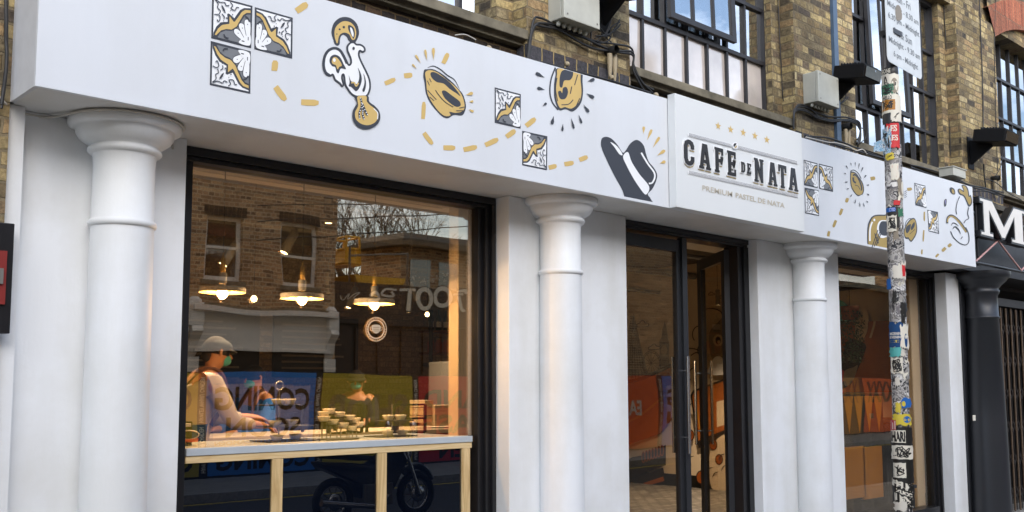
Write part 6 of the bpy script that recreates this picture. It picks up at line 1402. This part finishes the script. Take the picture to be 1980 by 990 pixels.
for pts, w in (([(585, 370), (730, 365)], 24), ([(680, 370), (655, 545)], 34), ([(560, 370), (480, 355), (450, 400), (540, 420), (520, 380)], 18), ([(340, 410), (400, 380), (420, 440), (330, 450)], 22)):
    a.line(pts, w+12, 'mural_ink'); a.line(pts, w, 'poster_white')
a.line([(85, 400), (110, 440), (160, 380), (150, 430), (200, 390), (250, 380), (200, 420), (240, 440)], 6, 'poster_white')
for i in range(26): xx7 = random.uniform(680, 1040); yy7 = random.uniform(230, 310); a.line([(xx7, yy7), (xx7+random.uniform(-20, 20), yy7+random.uniform(-25, 25)), (xx7+random.uniform(-20, 20), yy7+random.uniform(-25, 25))], 7, 'poster_white')
a.build('painted_lettering', LB)
# taller building behind with flat eaves
YE = -13.6
xe = mir(772, 480, YE).x; EB = thing('eaves_building', 'brown brick building with wide flat eaves behind the graffiti shop', 'building', (xe, YE, 0))
ze = mir(800, 478, YE).z
mb = MB(); mb.box(xe, xe+3.9, YE-1.6, YE, 0, ze, 'brick_far'); mb.build('wall', EB); mb = MB(); mb.box(xe-.25, xe+4.3, YE-1.7, YE+.4, ze, ze+.14, 'ledge'); mb.box(xe-.1, xe+4.2, YE-1.6, YE+.25, ze+.14, ze+.3, 'lampgrey'); mb.build('eaves', EB)
for i in range(4): mb = MB(); mb.box(xe+.3+i*.9, xe+.9+i*.9, YE+.001, YE+.03, ze-1.3, ze-.3, 'far_glass'); mb.build('window', EB)
# further terrace to the right
for i, (xa8, xb8, hh, ma, lab) in enumerate(((19.4, 27.5, 7.6, 'brick_far', 'stock brick terrace beyond the graffiti shop, mirrored in the door glass'), (27.7, 38, 5.2, 'brick_dark', 'low dark brick block mirrored in the second window'), (38.2, 60, 8.4, 'brick_far', 'brick block at the far end of the street opposite'), (-40, -12.4, 5.0, 'brick_far', 'brick block opposite, behind and left of the camera'))):
    o = thing('town_building', lab, 'building', (xa8, YO-1, 0)); mb = MB(); mb.box(xa8, xb8, YO-2.0, YO-.6, 0, hh, ma); mb.build('wall', o); mb = MB(); mb.box(xa8-.1, xb8+.1, YO-2.0, YO-.45, hh, hh+.2, 'sill'); mb.build('parapet', o)
    n = int((xb8-xa8)/2.2) if i > 1 else 0
    for j in range(n):
        for zz in (3.2, 5.4):
            if zz+1.6 > hh: continue
            xw = xa8+.7+j*2.2; mb = MB(); mb.box(xw, xw+.9, YO-.6, YO-.56, zz, zz+1.5, 'shutter_brown'); f = mb.build('window', o); mb = MB(); mb.box(xw+.07, xw+.83, YO-.56, YO-.555, zz+.08, zz+.7, 'far_glass'); mb.box(xw+.07, xw+.83, YO-.56, YO-.555, zz+.77, zz+1.43, 'far_glass'); mb.build('pane', f)
# bare tree
def bare_tree(x, y, h, label, seed, nb=4):
    random.seed(seed); o = thing('bare_tree', label, 'tree', (x, y, 0)); mb = MB(); mb.tube([(x, y, 0), (x+.05, y, h*.2), (x-.04, y+.03, h*.38)], [.16, .13, .10], 'bark', 10); mb.build('trunk', o); tw = MB()
    def br(p, d, l, r, dep):
        q = p+d*l; m_ = (p+q)/2+Vector((random.uniform(-.05, .05), random.uniform(-.05, .05), .04))*l; tw.tube([p, m_, q], [r, r*.85, r*.65], 'bark', 5 if dep < 2 else 3)
        if dep < 5:
            for _ in range(3 if dep < 4 else 4):
                nd = (d+Vector((random.uniform(-.8, .8), random.uniform(-.8, .8), random.uniform(-.2, .7)))).normalized(); br(p.lerp(q, random.uniform(.5, 1)), nd, l*random.uniform(.6, .85), r*.6, dep+1)
    for i in range(nb): an = 2*PI*i/nb+random.random(); br(Vector((x-.04, y+.03, h*.36)), Vector((.5*math.cos(an), .5*math.sin(an), 1)).normalized(), h*.22, .06, 0)
    tw.build('branches', o)
t_ = mir(735, 540, -19); bare_tree(t_.x, -19, 8.4, 'bare branching tree against the sky, mirrored right of the brick terrace', 3)
t_ = mir(690, 540, -23); bare_tree(t_.x, -23, 8.6, 'second bare tree partly behind the brick terrace, mirrored in the glass', 5)
random.seed(11)
# boom lift basket
b1 = mir(655, 510, -14.5); b2 = mir(700, 465, -14.5)
BL = thing('boom_lift', 'yellow boom lift raised beside the brick terrace, mirrored in the glass', 'lift', (b1.x, -14.5, 0))
mb = MB()
for z in (b1.z, (b1.z+b2.z)/2, b2.z): mb.tube([(b1.x, -14.9, z), (b2.x-.25, -14.9, z), (b2.x-.25, -14.2, z), (b1.x, -14.2, z)], .03, 'machine_yellow', 6, closed=True)
for x, y in ((b1.x, -14.9), (b2.x-.25, -14.9), (b2.x-.25, -14.2), (b1.x, -14.2)): mb.tube([(x, y, b1.z), (x, y, b2.z)], .03, 'machine_yellow', 6)
mb.box(b1.x, b2.x-.25, -14.9, -14.2, b1.z-.05, b1.z+.35, 'machine_yellow'); mb.build('basket', BL)
mb = MB(); mb.tube([(b1.x+.1, -15, b1.z), (b1.x-.6, -15.6, 2.5), (b1.x+.2, -16, 1.4)], .1, 'machine_yellow', 8); mb.box(b1.x-.8, b1.x+1.4, -17, -15, .5, 1.4, 'machine_yellow'); mb.build('boom', BL)
mb = MB()
for x in (b1.x-.5, b1.x+1.1): mb.lathe([(.001, -.15), (.4, -.15), (.42, 0), (.4, .15), (.001, .15)], (x, -15, .42), 'rubber', 18, axis='y')
mb.build('wheel_pair', BL)
# yellow crates on the graffiti shop roof
k1, k2 = mir(672, 556, -13.2), mir(756, 530, -13.2)
o = thing('roof_skip', 'yellow open skip with frame standing on the roof of the graffiti shop', 'skip', (k1.x, -13.2, k1.z)); mb = MB(); mb.prism([(k1.x, -13.6, zt6), (k2.x, -13.6, zt6), (k2.x+.1, -13.6, zt6+.22), (k1.x-.1, -13.6, zt6+.22)], (0, .8, 0), 'machine_yellow'); mb.build('tub', o)
mb = MB()
for x in (k1.x-.08, k2.x+.3): mb.tube([(x, -13.0, zt6), (x, -13.0, zt6+.85)], .025, 'lampgrey', 6)
mb.tube([(k1.x-.08, -13.0, zt6+.62), (k2.x+.3, -13.0, zt6+.85)], .025, 'lampgrey', 6); mb.build('guard_rail', o)
# overhead wires
for i, (pa, pb2) in enumerate((((650, 423), (905, 412)), ((650, 455), (905, 437)), ((650, 396), (905, 392)))):
    A2, B2 = mir(pa[0], pa[1], -10.5), mir(pb2[0], pb2[1], -10.5); d2 = B2-A2
    mb = MB(); P = [A2+d2*t+Vector((0, 0, -.25*(1-(2*t-1)**2)*0)) for t in (-.5, 0, .5, 1, 2, 3.2)]; mb.tube(P, .012, 'cable', 6); tag(mb.build('overhead_wire'), ['middle', 'lowest', 'highest'][i]+' overhead wire crossing the mirrored sky', 'wire')

# ------------------------------------------------------------------ parked motorcycles
def motorcycle(x, y, label):
    o = thing('motorcycle', label, 'motorcycle', (x, y, -.13), 'motorcycles parked across the road'); z0 = -.13
    for wx, R in ((0, .31), (-1.32, .30)):
        c = (x+wx, y, z0+R); mb = MB(); mb.tube([(c[0]+(R-.05)*math.cos(t*PI/16), y, c[2]+(R-.05)*math.sin(t*PI/16)) for t in range(32)], .052, 'rubber', 10, closed=True); w = mb.build('tyre', o)
        mb = MB(); mb.tube([(c[0]+(R-.105)*math.cos(t*PI/16), y, c[2]+(R-.105)*math.sin(t*PI/16)) for t in range(32)], .016, 'chrome', 6, closed=True)
        for t in range(10): mb.tube([c, (c[0]+(R-.1)*math.cos(t*PI/5), y, c[2]+(R-.1)*math.sin(t*PI/5))], .008, 'lampgrey', 5)
        mb.lathe([(.001, -.05), (.06, -.05), (.06, .05), (.001, .05)], c, 'lampgrey', 14, axis='y'); mb.lathe([(.05, .055), (.11, .055), (.11, .06), (.05, .06)], c, 'chrome', 20, axis='y'); mb.build('rim', w)
    mb = MB()
    for s in (.09, -.09): mb.tube([(x, y+s, z0+.31), (x-.22, y+s, z0+.86), (x-.27, y+s, z0+1.0)], [.028, .024, .02], 'chrome', 8)
    mb.build('fork', o)
    mb = MB(); mb.tube([(x+.30*math.cos(t), y, z0+.31+.37*math.sin(t)) for t in [.5+.2*k for k in range(10)]], .05, 'bodyblack', 8); mb.build('mudguard', o)
    mb = MB(); mb.prism([(x-.28, y-.13, z0+.92), (x-.20, y-.13, z0+.78), (x-.35, y-.13, z0+.55), (x-.50, y-.13, z0+.30), (x-.95, y-.13, z0+.30), (x-1.05, y-.13, z0+.52), (x-1.55, y-.13, z0+.74), (x-1.62, y-.13, z0+.82), (x-1.1, y-.13, z0+.78), (x-.80, y-.13, z0+.74), (x-.55, y-.13, z0+.90)], (0, .26, 0), 'bodyblack'); mb.build('fairing', o, .04)
    mb = MB(); mb.prism([(x-.72, y-.12, z0+.80), (x-1.0, y-.12, z0+.80), (x-1.55, y-.12, z0+.86), (x-1.58, y-.12, z0+.92), (x-1.1, y-.12, z0+.88), (x-.78, y-.12, z0+.86)], (0, .24, 0), 'rubber'); mb.build('seat', o, .03)
    mb = MB(); mb.box(x-.95, x-.50, y-.17, y+.17, z0+.22, z0+.50, 'lampgrey'); mb.tube([(x-.55, y+.15, z0+.35), (x-.7, y+.17, z0+.2), (x-1.6, y+.18, z0+.32)], [.025, .03, .05], 'chrome', 8); mb.build('engine', o, .03)
    mb = MB(); mb.tube([(x-.34, y-.36, z0+1.0), (x-.27, y-.18, z0+1.04), (x-.27, y+.18, z0+1.04), (x-.34, y+.36, z0+1.0)], .016, 'cable', 8)
    for s in (1, -1): mb.tube([(x-.28, y+s*.22, z0+1.03), (x-.24, y+s*.27, z0+1.2)], .007, 'cable', 6); mb.lathe([(.001, -.008), (.055, -.006), (.055, .006), (.001, .008)], (x-.24, y+s*.28, z0+1.23), 'chrome', 12, axis='x')
    mb.build('handlebar', o)
    mb = MB(); mb.lathe([(.001, -.06), (.07, -.05), (.085, .02), (.075, .04), (.001, .05)], (x-.16, y, z0+.86), 'chrome', 18, axis='x'); mb.build('headlight', o)
    mb = MB(); mb.prism([(x-.14, y-.12, z0+.92), (x-.28, y-.14, z0+1.22), (x-.28, y+.14, z0+1.22), (x-.14, y+.12, z0+.92)], (-.01, 0, 0), 'lampgrey'); mb.build('windscreen', o)
    return o
wx = onY(800, 940, 2*GL+5.6).x
motorcycle(wx, -5.6, 'black motorcycle with its front wheel mirrored below the right end of the counter')
motorcycle(wx+8.2, -6.0, 'black motorcycle mirrored in the closed door leaf')
motorcycle(wx+17, -6.2, 'black motorcycle mirrored low in the second window')
